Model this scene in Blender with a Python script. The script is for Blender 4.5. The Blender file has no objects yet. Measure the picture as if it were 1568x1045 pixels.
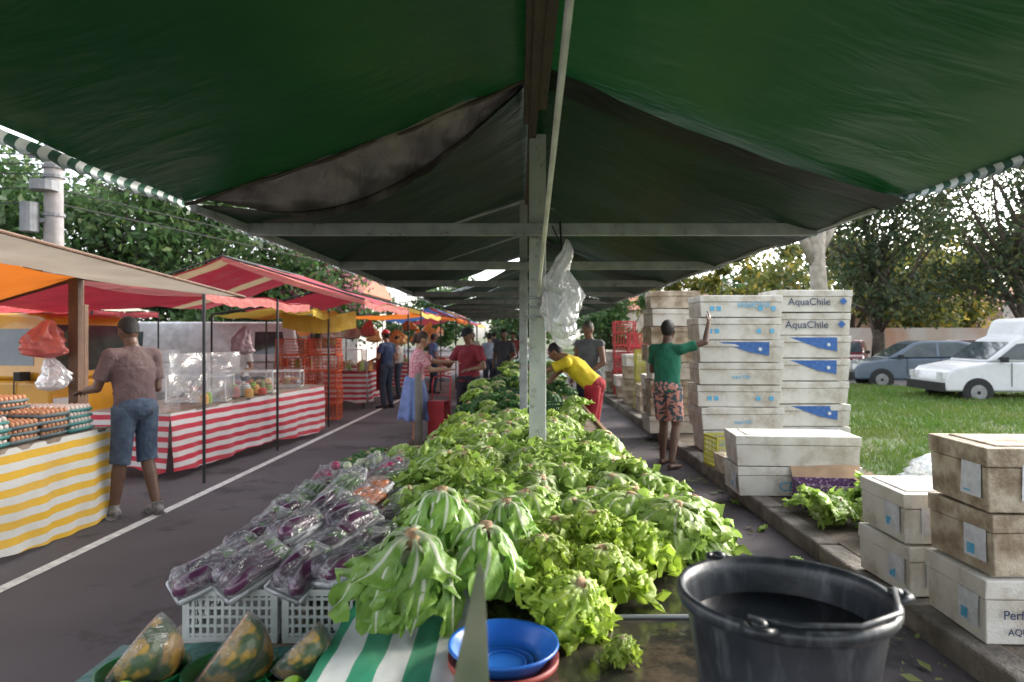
import bpy, math, random
import numpy as np
from mathutils import Vector, Matrix, noise
random.seed(7); np.random.seed(7)
S=bpy.context.scene
R=math.radians
# ------------------------------------------------------------------ materials
def nodes(m):
    m.use_nodes=True
    nt=m.node_tree
    return nt, nt.nodes, nt.links
def mixc(nt,fac,a,b,blend='MIX'):
    n=nt.nodes.new('ShaderNodeMix'); n.data_type='RGBA'; n.blend_type=blend
    for i,v in ((0,fac),(6,a),(7,b)):
        if hasattr(v,'links') or hasattr(v,'is_output'): nt.links.new(v,n.inputs[i])
        else: n.inputs[i].default_value=v if i==0 else (v[0],v[1],v[2],1)
    return n.outputs[2]
def mth(nt,op,a,b=None,c=None,clamp=False):
    n=nt.nodes.new('ShaderNodeMath'); n.operation=op; n.use_clamp=clamp
    for i,v in enumerate((a,b,c)):
        if v is None: continue
        if hasattr(v,'is_output'): nt.links.new(v,n.inputs[i])
        else: n.inputs[i].default_value=v
    return n.outputs[0]
def noi(nt,scale,detail=3,vec=None,rough=.55,dist=0):
    n=nt.nodes.new('ShaderNodeTexNoise'); n.inputs['Scale'].default_value=scale
    n.inputs['Detail'].default_value=detail; n.inputs['Roughness'].default_value=rough
    n.inputs['Distortion'].default_value=dist
    if vec is None:
        tc=nt.nodes.new('ShaderNodeTexCoord'); vec=tc.outputs['Object']
    nt.links.new(vec,n.inputs['Vector'])
    return n.outputs['Fac']
def ramp(nt,fac,lo,hi):
    n=nt.nodes.new('ShaderNodeMapRange'); n.inputs[1].default_value=lo; n.inputs[2].default_value=hi
    nt.links.new(fac,n.inputs[0]); return n.outputs[0]
def pm(name,c,rough=.6,c2=None,ns=6,bump=0,bs=40,metal=0,lo=.35,hi=.65,transl=0,spec=.5,rnd=0,dirt=None,dirts=3,dlo=.5,dhi=.7,coat=0,tcol=None,dist=.02):
    m=bpy.data.materials.new(name); nt,N,L=nodes(m); b=N['Principled BSDF']
    if c2 is None: c2=tuple(x*.72 for x in c)
    col=mixc(nt,ramp(nt,noi(nt,ns,2),lo,hi),c,c2)
    if dirt is not None:
        col=mixc(nt,ramp(nt,noi(nt,dirts,5,rough=.7),dlo,dhi),col,dirt)
    if rnd:
        oi=N.new('ShaderNodeObjectInfo')
        f=mth(nt,'MULTIPLY_ADD',oi.outputs['Random'],rnd*2,1-rnd)
        cx=N.new('ShaderNodeVectorMath'); cx.operation='SCALE'; L.new(col,cx.inputs[0]); L.new(f,cx.inputs['Scale']); col=cx.outputs[0]
    L.new(col,b.inputs['Base Color'])
    b.inputs['Roughness'].default_value=rough; b.inputs['Metallic'].default_value=metal
    b.inputs['Specular IOR Level'].default_value=spec
    b.inputs['Coat Weight'].default_value=coat
    if bump:
        bn=N.new('ShaderNodeBump'); bn.inputs['Strength'].default_value=bump; bn.inputs['Distance'].default_value=dist
        L.new(noi(nt,bs,3),bn.inputs['Height']); L.new(bn.outputs[0],b.inputs['Normal'])
    if transl:
        t=N.new('ShaderNodeBsdfTranslucent'); mx=N.new('ShaderNodeMixShader'); mx.inputs[0].default_value=transl
        if tcol: t.inputs[0].default_value=(*tcol,1)
        else: L.new(col,t.inputs[0])
        L.new(b.outputs[0],mx.inputs[1]); L.new(t.outputs[0],mx.inputs[2]); L.new(mx.outputs[0],N['Material Output'].inputs[0])
    return m
def stripes(name,axis,period,a,b_,off=0,rough=.75,transl=.1,duty=.5,wob=.012):
    m=bpy.data.materials.new(name); nt,N,L=nodes(m); b=N['Principled BSDF']
    tc=N.new('ShaderNodeTexCoord'); sp=N.new('ShaderNodeSeparateXYZ'); L.new(tc.outputs['Object'],sp.inputs[0])
    v=sp.outputs[axis]
    w=mth(nt,'MULTIPLY_ADD',noi(nt,2.5,2),wob*2,-wob)
    v=mth(nt,'ADD',v,w)
    v=mth(nt,'FRACT',mth(nt,'MULTIPLY_ADD',v,1/period,off+50))
    st=mth(nt,'GREATER_THAN',v,duty)
    col=mixc(nt,st,a,b_)
    dn=ramp(nt,noi(nt,3,4),.45,.8)
    col=mixc(nt,mth(nt,'MULTIPLY',dn,.3),col,(.25,.22,.2))
    L.new(col,b.inputs['Base Color']); b.inputs['Roughness'].default_value=rough
    bn=N.new('ShaderNodeBump'); bn.inputs['Strength'].default_value=.45; bn.inputs['Distance'].default_value=.03
    L.new(noi(nt,6,3),bn.inputs['Height']); L.new(bn.outputs[0],b.inputs['Normal'])
    t=N.new('ShaderNodeBsdfTranslucent'); L.new(col,t.inputs[0]); mx=N.new('ShaderNodeMixShader'); mx.inputs[0].default_value=transl
    L.new(b.outputs[0],mx.inputs[1]); L.new(t.outputs[0],mx.inputs[2]); L.new(mx.outputs[0],N['Material Output'].inputs[0])
    return m
def tarp_mat(name,c,c2,transl=.12,rough=.5,tcol=None,bump=.55,sc=(1.2,6,6),spec=.5,ns=2.2):
    m=pm(name,c,rough,c2,ns=ns,lo=.3,hi=.75,transl=transl,spec=spec,tcol=tcol)
    nt,N,L=nodes(m); b=N['Principled BSDF']
    tc=N.new('ShaderNodeTexCoord'); mp=N.new('ShaderNodeMapping'); L.new(tc.outputs['Object'],mp.inputs[0])
    mp.inputs['Scale'].default_value=sc
    n1=noi(nt,1.6,3,mp.outputs[0],dist=.5)
    n2=noi(nt,70,1)
    h=mth(nt,'MULTIPLY_ADD',n2,.02,n1)
    bn=N.new('ShaderNodeBump'); bn.inputs['Strength'].default_value=bump; bn.inputs['Distance'].default_value=.06
    L.new(h,bn.inputs['Height']); L.new(bn.outputs[0],b.inputs['Normal'])
    return m
def film(name,col=(.9,.9,.92),body=.08,gl=.5,rough=.15,bs=22):
    m=bpy.data.materials.new(name); nt,N,L=nodes(m); out=N['Material Output']; N.remove(N['Principled BSDF'])
    bn=N.new('ShaderNodeBump'); bn.inputs['Strength'].default_value=.9; bn.inputs['Distance'].default_value=.02
    L.new(noi(nt,bs,3,dist=1.0),bn.inputs['Height'])
    tr=N.new('ShaderNodeBsdfTransparent'); g=N.new('ShaderNodeBsdfGlossy'); g.inputs['Roughness'].default_value=rough; L.new(bn.outputs[0],g.inputs['Normal'])
    d=N.new('ShaderNodeBsdfDiffuse'); d.inputs[0].default_value=(*col,1); L.new(bn.outputs[0],d.inputs['Normal'])
    t=N.new('ShaderNodeBsdfTranslucent'); t.inputs[0].default_value=(*col,1)
    dt=N.new('ShaderNodeMixShader'); dt.inputs[0].default_value=.5; L.new(d.outputs[0],dt.inputs[1]); L.new(t.outputs[0],dt.inputs[2])
    a=ramp(nt,noi(nt,bs*.5,3),.3,.75)
    m1=N.new('ShaderNodeMixShader'); L.new(mth(nt,'MULTIPLY_ADD',a,body*1.2,body*.4,clamp=True),m1.inputs[0]); L.new(tr.outputs[0],m1.inputs[1]); L.new(dt.outputs[0],m1.inputs[2])
    lw=N.new('ShaderNodeLayerWeight'); lw.inputs[0].default_value=.35; L.new(bn.outputs[0],lw.inputs['Normal'])
    m2=N.new('ShaderNodeMixShader'); L.new(mth(nt,'MULTIPLY_ADD',lw.outputs['Fresnel'],gl,.03,clamp=True),m2.inputs[0]); L.new(m1.outputs[0],m2.inputs[1]); L.new(g.outputs[0],m2.inputs[2])
    L.new(m2.outputs[0],out.inputs[0]); return m
# ------------------------------------------------------------------ mesh builder
class MB:
    def __init__(s): s.v=[];s.f=[];s.m=[]
    def add(s,vs,fs,mi=0,M=None):
        o=len(s.v)
        if M is not None: vs=[M@Vector(p) for p in vs]
        s.v+= [tuple(p) for p in vs]; s.f+=[tuple(i+o for i in f) for f in fs]
        s.m+= [mi]*len(fs) if isinstance(mi,int) else list(mi)
    def box(s,c,d,mi=0,M=None,rz=0,taper=1):
        x,y,z=d[0]/2,d[1]/2,d[2]/2
        vs=[(-x*taper,-y*taper,-z),(x*taper,-y*taper,-z),(x*taper,y*taper,-z),(-x*taper,y*taper,-z),(-x,-y,z),(x,-y,z),(x,y,z),(-x,y,z)]
        T=Matrix.Translation(c)@Matrix.Rotation(rz,4,'Z')
        if M is not None: T=M@T
        s.add(vs,[(0,3,2,1),(4,5,6,7),(0,1,5,4),(1,2,6,5),(2,3,7,6),(3,0,4,7)],mi,T)
    def tube(s,pts,rad,mi=0,seg=10,cap=True,flat=None):
        pts=[Vector(p) for p in pts]
        if not hasattr(rad,'__len__'): rad=[rad]*len(pts)
        vs=[];fs=[];n=len(pts); prev=None
        for i,p in enumerate(pts):
            d=(pts[min(i+1,n-1)]-pts[max(i-1,0)]).normalized()
            if prev is None:
                u=Vector((1,0,0)) if abs(d.x)<.8 else Vector((0,1,0))
            else: u=prev
            u=(u-d*u.dot(d)).normalized(); w=d.cross(u); prev=u
            for k in range(seg):
                a=2*math.pi*k/seg
                vs.append(p+(u*math.cos(a)+w*math.sin(a)*(flat or 1))*rad[i])
        for i in range(n-1):
            for k in range(seg):
                k2=(k+1)%seg
                fs.append((i*seg+k,i*seg+k2,(i+1)*seg+k2,(i+1)*seg+k))
        if cap:
            fs.append(tuple(range(seg-1,-1,-1))); fs.append(tuple((n-1)*seg+k for k in range(seg)))
        s.add(vs,fs,mi)
    def ell(s,c,r,mi=0,M=None,seg=14,rings=9):
        if not hasattr(r,'__len__'): r=(r,r,r)
        vs=[(0,0,-r[2])];fs=[]
        for j in range(1,rings):
            t=math.pi*j/rings-math.pi/2
            for k in range(seg):
                a=2*math.pi*k/seg
                vs.append((r[0]*math.cos(t)*math.cos(a),r[1]*math.cos(t)*math.sin(a),r[2]*math.sin(t)))
        vs.append((0,0,r[2])); top=len(vs)-1
        for k in range(seg):
            k2=(k+1)%seg
            fs.append((0,1+k2,1+k)); fs.append((top,top-seg+k,top-seg+k2))
            for j in range(rings-2):
                fs.append((1+j*seg+k,1+j*seg+k2,1+(j+1)*seg+k2,1+(j+1)*seg+k))
        T=Matrix.Translation(c)
        if M is not None: T=T@M
        s.add(vs,fs,mi,T)
    def cap(s,p0,p1,r0,r1,mi=0,seg=12):
        s.tube([p0,p1],[r0,r1],mi,seg); s.ell(p0,r0,mi,seg=seg,rings=8); s.ell(p1,r1,mi,seg=seg,rings=8)
    def grid(s,fn,nu,nv,mi=0,closeu=False):
        vs=[fn(i/nu,j/nv) for j in range(nv+1) for i in range(nu+1)]
        W=nu+1
        fs=[(j*W+i,j*W+i+1,(j+1)*W+i+1,(j+1)*W+i) for j in range(nv) for i in range(nu)]
        s.add(vs,fs,[mi]*len(fs))
    def lathe(s,prof,c=(0,0,0),mi=0,seg=40):
        vs=[];fs=[];n=len(prof)
        for r,z in prof:
            for k in range(seg):
                a=2*math.pi*k/seg; vs.append((c[0]+r*math.cos(a),c[1]+r*math.sin(a),c[2]+z))
        for i in range(n-1):
            for k in range(seg):
                k2=(k+1)%seg; fs.append((i*seg+k,i*seg+k2,(i+1)*seg+k2,(i+1)*seg+k))
        s.add(vs,fs,mi)
    def mesh(s,name,mats,smooth=True):
        me=bpy.data.meshes.new(name); me.from_pydata(s.v,[],s.f)
        for m in mats: me.materials.append(m)
        me.polygons.foreach_set('material_index',s.m)
        if smooth: me.polygons.foreach_set('use_smooth',[True]*len(s.f))
        me.update(); return me
    def obj(s,name,mats,parent=None,smooth=False,bevel=0,loc=None,rz=0,auto=False,solid=0):
        if not isinstance(mats,(list,tuple)): mats=[mats]
        o=bpy.data.objects.new(name,s.mesh(name,mats,smooth)); S.collection.objects.link(o)
        if parent: o.parent=parent
        if loc: o.location=loc
        o.rotation_euler[2]=rz
        if solid:
            md=o.modifiers.new('s','SOLIDIFY'); md.thickness=solid
        if bevel:
            md=o.modifiers.new('b','BEVEL'); md.width=bevel; md.segments=2; md.limit_method='ANGLE'; md.angle_limit=R(40)
        return o
def empty(name,loc=(0,0,0),rz=0):
    o=bpy.data.objects.new(name,None); S.collection.objects.link(o); o.location=loc; o.rotation_euler[2]=rz; o.empty_display_size=.1
    return o
def inst(name,me,loc,rot=(0,0,0),sc=1,parent=None):
    o=bpy.data.objects.new(name,me); S.collection.objects.link(o); o.location=loc; o.rotation_euler=rot
    o.scale=(sc,sc,sc) if not hasattr(sc,'__len__') else sc
    if parent: o.parent=parent
    return o
def text(body,parent,loc,size,mat,rz=0,name='lettering',mirror=False):
    cu=bpy.data.curves.new(name,'FONT'); cu.body=body; cu.size=size; cu.extrude=.0008; cu.offset=size*.004
    cu.align_x='CENTER'; cu.align_y='CENTER'; cu.materials.append(mat)
    o=bpy.data.objects.new(name,cu); S.collection.objects.link(o); o.location=loc; o.rotation_euler=(R(90),0,rz)
    if mirror: o.scale=(-1,1,1)
    o.parent=parent; return o
# ------------------------------------------------------------------ camera / world / sun
cam=bpy.data.cameras.new('camera'); co=bpy.data.objects.new('camera',cam); S.collection.objects.link(co); S.camera=co
co.location=(0,0,1.6); co.rotation_euler=(R(90),0,0); cam.lens=24; cam.sensor_width=36; cam.clip_end=1500; cam.clip_start=.05
cam.shift_x=-.007; cam.shift_y=-.0048
cam.dof.use_dof=True; cam.dof.focus_distance=3.3; cam.dof.aperture_fstop=3.2
w=bpy.data.worlds.new('World'); S.world=w; w.use_nodes=True; nt=w.node_tree
sky=nt.nodes.new('ShaderNodeTexSky'); sky.sky_type='NISHITA'; sky.sun_disc=False
SE,SR=R(28),R(62)
sky.sun_elevation=SE; sky.sun_rotation=SR; sky.air_density=1; sky.dust_density=3; sky.ozone_density=1
hs=nt.nodes.new('ShaderNodeHueSaturation'); hs.inputs['Saturation'].default_value=.3; hs.inputs['Value'].default_value=4.5
nt.links.new(sky.outputs[0],hs.inputs['Color']); nt.links.new(hs.outputs[0],nt.nodes['Background'].inputs[0])
nt.nodes['Background'].inputs[1].default_value=.15
sl=bpy.data.lights.new('sun','SUN'); sl.energy=2.0; sl.angle=R(10); sl.color=(1,.9,.74)
so=bpy.data.objects.new('sun',sl); S.collection.objects.link(so)
sd=Vector((math.sin(SR)*math.cos(SE),math.cos(SR)*math.cos(SE),math.sin(SE)))
so.rotation_euler=sd.to_track_quat('Z','Y').to_euler(); so.location=(20,20,20)
S.view_settings.view_transform='Standard'
try: S.view_settings.look='None'
except: pass
S.view_settings.exposure=0
# ------------------------------------------------------------------ shared mats
M_asph=pm('asphalt',(.092,.078,.085),.8,(.062,.052,.058),ns=.7,bump=.6,bs=150,dirt=(.030,.026,.028),dirts=.9,dlo=.55,dhi=.62)
M_asph2=pm('asphalt_far',(.09,.085,.085),.85,bump=.3,bs=90)
M_ground=pm('ground_soil',(.1,.085,.05),.95,(.05,.08,.02),ns=.3,bump=.4,bs=10)
M_dirt=pm('trodden_soil',(.15,.12,.09),.95,(.07,.055,.04),ns=2.5,bump=.8,bs=30)
M_turf=pm('turf',(.05,.10,.02),.95,(.085,.085,.03),ns=1.2,bump=.8,bs=60,lo=.4,hi=.7)
M_blade=pm('grass_blades',(.075,.165,.02),.6,(.13,.18,.04),ns=1.3,transl=.3)
M_kerb=pm('kerb_concrete',(.22,.195,.165),.9,(.12,.105,.09),ns=5,bump=.9,bs=28,dirt=(.06,.052,.045),dirts=2.2)
M_line=pm('road_paint',(.62,.62,.6),.7,(.45,.44,.43),ns=14,dirt=(.1,.09,.09),dirts=9,dlo=.56,dhi=.68)
M_foam=pm('foam_white',(.64,.62,.57),.7,(.54,.51,.45),ns=4,bump=.25,bs=70,dirt=(.30,.24,.17),dirts=3.6,dlo=.50,dhi=.76)
M_foamd=pm('foam_dirty',(.52,.45,.35),.8,(.33,.26,.18),ns=5,bump=.6,bs=40,dirt=(.17,.115,.07),dirts=5,dlo=.46,dhi=.7)
M_blue=pm('print_blue',(.02,.09,.32),.6,(.05,.14,.36),ns=30); M_cyan=pm('print_cyan',(.05,.35,.6),.6,(.15,.42,.6),ns=30); M_ink=pm('print_ink',(.03,.05,.12),.6)
M_label=pm('paper_label',(.64,.66,.70),.6,(.5,.51,.55),ns=20)
M_grey=pm('painted_frame_grey',(.36,.38,.40),.5,(.26,.27,.29),ns=8,dirt=(.12,.08,.06),dirts=9,dlo=.58,dhi=.7,bump=.1)
M_post=pm('painted_post',(.50,.53,.50),.5,(.40,.43,.41),ns=6,dirt=(.16,.15,.12),dirts=11,dlo=.57,dhi=.72,bump=.2)
M_dark=pm('dark_metal',(.03,.03,.032),.5,metal=.3)
M_black=pm('black_rubber',(.015,.015,.016),.6)
M_wood=pm('weathered_board',(.26,.20,.15),.65,(.12,.09,.07),ns=9,bump=.5,bs=24)
M_brown=pm('brown_post',(.13,.07,.04),.7,bump=.3)
M_wet=pm('wet_board',(.045,.04,.032),.13,(.02,.02,.018),ns=5,bump=.15,bs=9,dirt=(.12,.09,.06),dirts=4,dlo=.53,dhi=.7)
M_film=film('plastic_film',(.85,.85,.9),.15,.6,.12,26); M_filmw=film('plastic_bag_white',(.85,.87,.9),.7,.4,.25,14); M_film2=film('hanging_clear_sheet',(.85,.88,.9),.28,.35,.2,4)
M_skinD=pm('skin_dark',(.11,.055,.034),.5,(.09,.044,.027),ns=9); M_skinM=pm('skin_brown',(.26,.135,.085),.5,(.21,.11,.07),ns=9); M_skinL=pm('skin_light',(.42,.24,.16),.5,(.36,.2,.13),ns=9)
M_hair=pm('hair',(.012,.009,.008),.6,bump=.5,bs=120); M_hairB=pm('hair_brown',(.06,.03,.018),.6,bump=.5,bs=90); M_hairG=pm('hair_grey',(.1,.09,.085),.6,bump=.5,bs=90)
M_eye=pm('eye_white',(.6,.58,.55),.3); M_lip=pm('lips',(.2,.07,.055),.5)
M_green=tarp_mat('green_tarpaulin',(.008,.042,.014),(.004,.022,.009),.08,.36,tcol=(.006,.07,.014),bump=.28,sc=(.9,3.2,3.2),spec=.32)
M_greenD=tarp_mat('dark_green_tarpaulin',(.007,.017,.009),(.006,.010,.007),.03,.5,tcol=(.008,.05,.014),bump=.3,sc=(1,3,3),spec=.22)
M_silver=tarp_mat('black_plastic_sheet',(.26,.22,.20),(.03,.025,.022),.05,.3,bump=.9,sc=(5,5,1.5),ns=3.5)
M_twh=pm('trim_white',(.55,.57,.55),.7); M_tgr=pm('trim_green',(.012,.07,.04),.7)
M_red=tarp_mat('red_awning',(.36,.03,.045),(.26,.022,.035),.3,.6)
M_pink=tarp_mat('pink_awning',(.46,.13,.11),(.36,.10,.09),.3,.6)
M_orange=tarp_mat('orange_awning',(.80,.22,.03),(.7,.18,.02),.4,.6)
M_yel=tarp_mat('yellow_awning',(.70,.5,.09),(.6,.42,.07),.35,.6)
M_cream=tarp_mat('cream_awning',(.62,.54,.43),(.48,.40,.31),.25,.7)
def crate_mat(n,c): return pm(n,c,.45,tuple(x*.7 for x in c),ns=6,bump=.1)
M_crw=crate_mat('crate_white',(.66,.67,.65)); M_cro=crate_mat('crate_orange',(.62,.10,.03)); M_crr=crate_mat('crate_red',(.5,.03,.04)); M_cry=crate_mat('crate_yellow',(.42,.40,.05)); M_crg=crate_mat('crate_green',(.02,.09,.04))
# ------------------------------------------------------------------ ground
b=MB(); b.add([(-400,-200,-.03),(400,-200,-.03),(400,700,-.03),(-400,700,-.03)],[(0,1,2,3)]); b.obj('ground',M_ground)
b=MB(); b.grid(lambda u,v:(-16+18.2*u,-6+110*v,0),18,60); b.obj('road',M_asph)
b=MB(); b.add([(9,-6,-.008),(80,-6,-.008),(80,60,-.008),(9,60,-.008)],[(0,1,2,3)]); b.obj('side_road',M_asph2)
b=MB(); b.grid(lambda u,v:(-3.33+.37*v-.045+.09*u, 1.5+17*v,.005),1,20); b.obj('painted_road_line',M_line)
b=MB()
top=[(2.3,-6),(17,-6),(17,12.6),(9.6,21.2),(9.6,100),(2.3,100)]
n=len(top); b.add([(x,y,.12) for x,y in top]+[(x,y,-.02) for x,y in top],[tuple(range(n))]+[(i,i+n,(i+1)%n+n,(i+1)%n) for i in range(n)])
b.obj('grass_verge',M_turf)
b=MB(); b.grid(lambda u,v:(2.28+(1.5+.35*noise.noise(Vector((0,v*14,3))))*u,-5+100*v,.125),4,120); b.obj('dirt_path',M_dirt)
b=MB(); y=-4.0
while y<60:
    L=1.0+random.uniform(-.1,.1); jx=random.uniform(-.012,.012); jz=random.uniform(-.01,.008)
    b.box((2.215+jx,y+L/2,.055+jz),(.17,L-.025,.15),0,rz=random.uniform(-.008,.008)); y+=L
b.obj('kerb',M_kerb,bevel=.018)
def blades(name,n,fn,hmin,hmax,mat,wd=.008):
    P=np.array([fn() for _ in range(n)]); a=np.random.rand(n)*6.28; h=np.random.uniform(hmin,hmax,n); w_=wd*(1+P[:,1]*.12)
    dx=np.cos(a)*w_; dy=np.sin(a)*w_; lx=np.random.normal(0,.4,n)*h; ly=np.random.normal(0,.4,n)*h
    V=np.zeros((n,3,3)); V[:,0]=P; V[:,0,0]-=dx; V[:,0,1]-=dy; V[:,1]=P; V[:,1,0]+=dx; V[:,1,1]+=dy; V[:,2]=P; V[:,2,0]+=lx; V[:,2,1]+=ly; V[:,2,2]+=h
    me=bpy.data.meshes.new(name); me.from_pydata(V.reshape(-1,3).tolist(),[],np.arange(n*3).reshape(-1,3).tolist()); me.materials.append(mat)
    o=bpy.data.objects.new(name,me); S.collection.objects.link(o)
def gp():
    while True:
        y=3.8+17*random.random()**1.3; x=3.6+12*random.random()
        if noise.noise(Vector((x*.7,y*.7,0)))<-.22 and random.random()<.6: continue
        if x>9.6+max(0,(21.2-y))*.86 or (x<4.0 and random.random()<.6): continue
        return (x,y,.11)
blades('grass',80000,gp,.04,.13,M_blade,.006)
M_litter=pm('fallen_leaf_bits',(.10,.19,.03),.6,(.2,.15,.05),ns=3,transl=.2)
b=MB()
for i in range(600):
    yy=2+9*random.random()**1.2; x=random.choice([random.gauss(1.98,.12),random.gauss(1.5,.3)]); z=.012
    if x>2.1: continue
    if random.random()<.15: x=random.uniform(2.4,3.2); z=.14
    s_=random.uniform(.004,.012) if random.random()<.8 else random.uniform(.02,.05); a=random.random()*6.28
    pts=[(x+s_*math.cos(a+q)*k,yy+s_*math.sin(a+q)*k,z+random.random()*.02) for q,k in ((0,1.3),(1.5,.6),(3.14,1.1),(4.6,.7))]
    b.add(pts,[(0,1,2,3)])
b.obj('leaf_litter',M_litter)
# ------------------------------------------------------------------ main canopy
RX,RZ=.08,2.93
def ridge(y): return RZ+.01*math.sin(y*1.7)
def slope(name,xe,ze,y0,y1,mat,sag=.03,nearsag=0,parent=None,seed=0,dz=0):
    def fn(u,v):
        y=y0+(y1-y0)*v; x=RX+(xe-RX)*u
        z=ridge(y)+dz+(ze-ridge(y))*u - sag*math.sin(math.pi*u)*(.6+.4*math.sin(y*2.3+seed))
        z-= nearsag*math.sin(math.pi*min(1,u*1.0))**1.2*math.exp(-v*(y1-y0)*1.5)
        z+=.022*noise.noise(Vector((x*2,y*1.5,seed)))+.010*noise.noise(Vector((x*5,y*3,seed)))
        return (x,y,z)
    b=MB(); b.grid(fn,36,int(abs(y1-y0)*9)); return b.obj(name,mat,parent,smooth=True)
XL,XR,ZE=-1.70,1.86,2.28
can=empty('green_market_canopy')
slope('tarp_left_near',XL,ZE,-2.6,3.48,M_green,.035,parent=can,seed=1)
slope('tarp_right_near',XR,ZE,-2.6,3.52,M_green,.035,parent=can,seed=2)
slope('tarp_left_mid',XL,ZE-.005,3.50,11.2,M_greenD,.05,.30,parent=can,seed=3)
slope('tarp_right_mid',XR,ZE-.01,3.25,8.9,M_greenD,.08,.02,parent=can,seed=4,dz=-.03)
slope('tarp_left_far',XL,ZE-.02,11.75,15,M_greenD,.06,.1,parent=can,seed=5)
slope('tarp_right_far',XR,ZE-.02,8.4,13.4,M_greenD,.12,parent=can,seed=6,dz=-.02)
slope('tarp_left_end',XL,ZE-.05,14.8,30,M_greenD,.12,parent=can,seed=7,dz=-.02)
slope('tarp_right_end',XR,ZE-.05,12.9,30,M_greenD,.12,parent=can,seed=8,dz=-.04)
def fold(u,v):
    x=RX+(XL-RX)*(u*.97); zt=RZ+(ZE-RZ)*u*.97-.030*math.sin(math.pi*u)
    zs=zt-.31*math.sin(math.pi*u)**1.2
    z=zt+(zs-zt)*v; y=3.46+.07*v+.05*math.sin(v*math.pi)
    return (x,y+.045*noise.noise(Vector((x*6+z*3,z*9,2))),z+.006*noise.noise(Vector((x*14,v*4,5))))
b=MB(); b.grid(fold,80,16); b.obj('sagging_black_sheet',M_silver,can,smooth=True)
for k,(xe,y) in enumerate(((XL,3.47),(XR,3.51))):
    b=MB(); pts=[(RX+(xe-RX)*t,y+.012*math.sin(t*22),RZ+(ZE-RZ)*t-.038*math.sin(math.pi*t)-.008+.006*math.sin(t*31)) for t in [i/40 for i in range(41)]]
    b.tube(pts,.010,0,6); b.obj('seam_hem_%d'%k,pm('hem%d'%k,(.09,.07,.05),.7),can,smooth=True)
for k,xe in enumerate((XL,XR)):
    b=MB(); sgn=1 if xe>0 else -1; y=-2.5; i=0
    while y<14:
        st=.05; h=.05
        def fn(u,v,y=y,st=st):
            yy=y+st*u; bulge=math.sin(v*math.pi)
            return (xe+sgn*(.012+.02*bulge+.008*math.sin(yy*9)),yy,ZE+.015-h*v-.012*math.sin(yy*3.1)+.008*noise.noise(Vector((yy*4,0,k)))+(.008*math.cos(yy*2*math.pi/(st*2)) if v>.9 else 0))
        b.grid(fn,2,4,i%2); y+=st; i+=1
    b.obj('eave_trim_%d'%k,[M_tgr,M_twh],can,smooth=True)
fr=empty('canopy_frame')
for i,y in enumerate((4.2,6.35,8.5,10.7,13,15.5,18,21,24)):
    b=MB(); b.box(((XL+XR)/2,y,2.255),(XR-XL-.06,.045,.075)); b.obj('crossbeam_%d'%i,M_grey,fr,bevel=.004)
    b=MB(); px=.115 if i==0 else .04
    pw=.105 if i==0 else .075
    b.box((px,y+.08,1.45),(pw,.07,2.82),0); b.obj('post_%d'%i,M_post if i==0 else M_grey,fr,bevel=.008)
    if i>0:
        b=MB()
        for sx in (XL,XR): b.tube([(RX,y,RZ-.06),(sx,y,2.3)],.016,0,8)
        b.obj('rafter_%d'%i,M_grey,fr)
b=MB(); b.box((RX+.0,12,2.86),(.05,23,.06)); b.box((RX-.035,1.4,2.865),(.04,5.2,.055)); b.box((RX+.045,1.9,2.85),(.045,3.6,.05)); b.obj('ridge_rail',pm('ridge_wood',(.06,.04,.03),.7,bump=.3),fr,bevel=.004)
b=MB()
for y in (4.16,): 
    for z in (1.72,1.78,1.84): b.lathe([(.062,z-.008),(.07,z),(.062,z+.008)],c=(.115,y+.12,0),seg=16)
for xe in (XL+.03,XR-.03): b.box((xe,12.5,2.262),(.035,18,.045))
b.obj('eave_rails',M_grey,fr,bevel=.004)
b=MB(); b.tube([(.16,.5,2.86),(.135,1.83,2.495),(.125,3.0,2.17),(.118,4.2,1.85)],[.014,.0125,.011,.010],0,10); b.obj('support_rope',pm('rope_white',(.85,.85,.8),.7,bump=.4,bs=120),smooth=True)
def bag(name,c,L,r,seed,mat=M_filmw,parent=None):
    def fn(u,v):
        a=u*2*math.pi; rr=r*(.12+1.0*math.sin(min(1,v*1.05)*math.pi*.55)**.8)*(1-.9*max(0,(v-.85)/.15)**2)
        q=noise.noise(Vector((math.cos(a)*1.6+seed,math.sin(a)*1.6,v*3)))
        rr*=1+.35*q+.16*math.sin(a*7+seed+v*3)*(1-v*.5)+.25*noise.noise(Vector((math.cos(a)*5,math.sin(a)*5+seed,v*8)))
        return (c[0]+rr*math.cos(a)+.03*math.sin(v*5+seed),c[1]+rr*.7*math.sin(a),c[2]-L*v)
    b=MB(); b.grid(fn,48,30); return b.obj(name,mat,parent,smooth=True)
hb=empty('hanging_plastic_bags')
bag('bag_a',(.26,4.1,2.18),.34,.06,1,parent=hb); bag('bag_b',(.235,4.12,1.98),.40,.080,3,parent=hb); bag('bag_c',(.29,4.08,2.0),.36,.065,6,parent=hb); bag('bag_d',(.25,4.16,2.02),.50,.06,9,parent=hb)
b=MB(); b.tube([(.2,4.15,2.27),(.23,4.12,2.2),(.25,4.1,2.15)],.004,0,6); b.tube([(.25,4.17,2.3),(.255,4.1,2.1)],.006,0,6); b.obj('hook',M_dark,hb)
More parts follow.
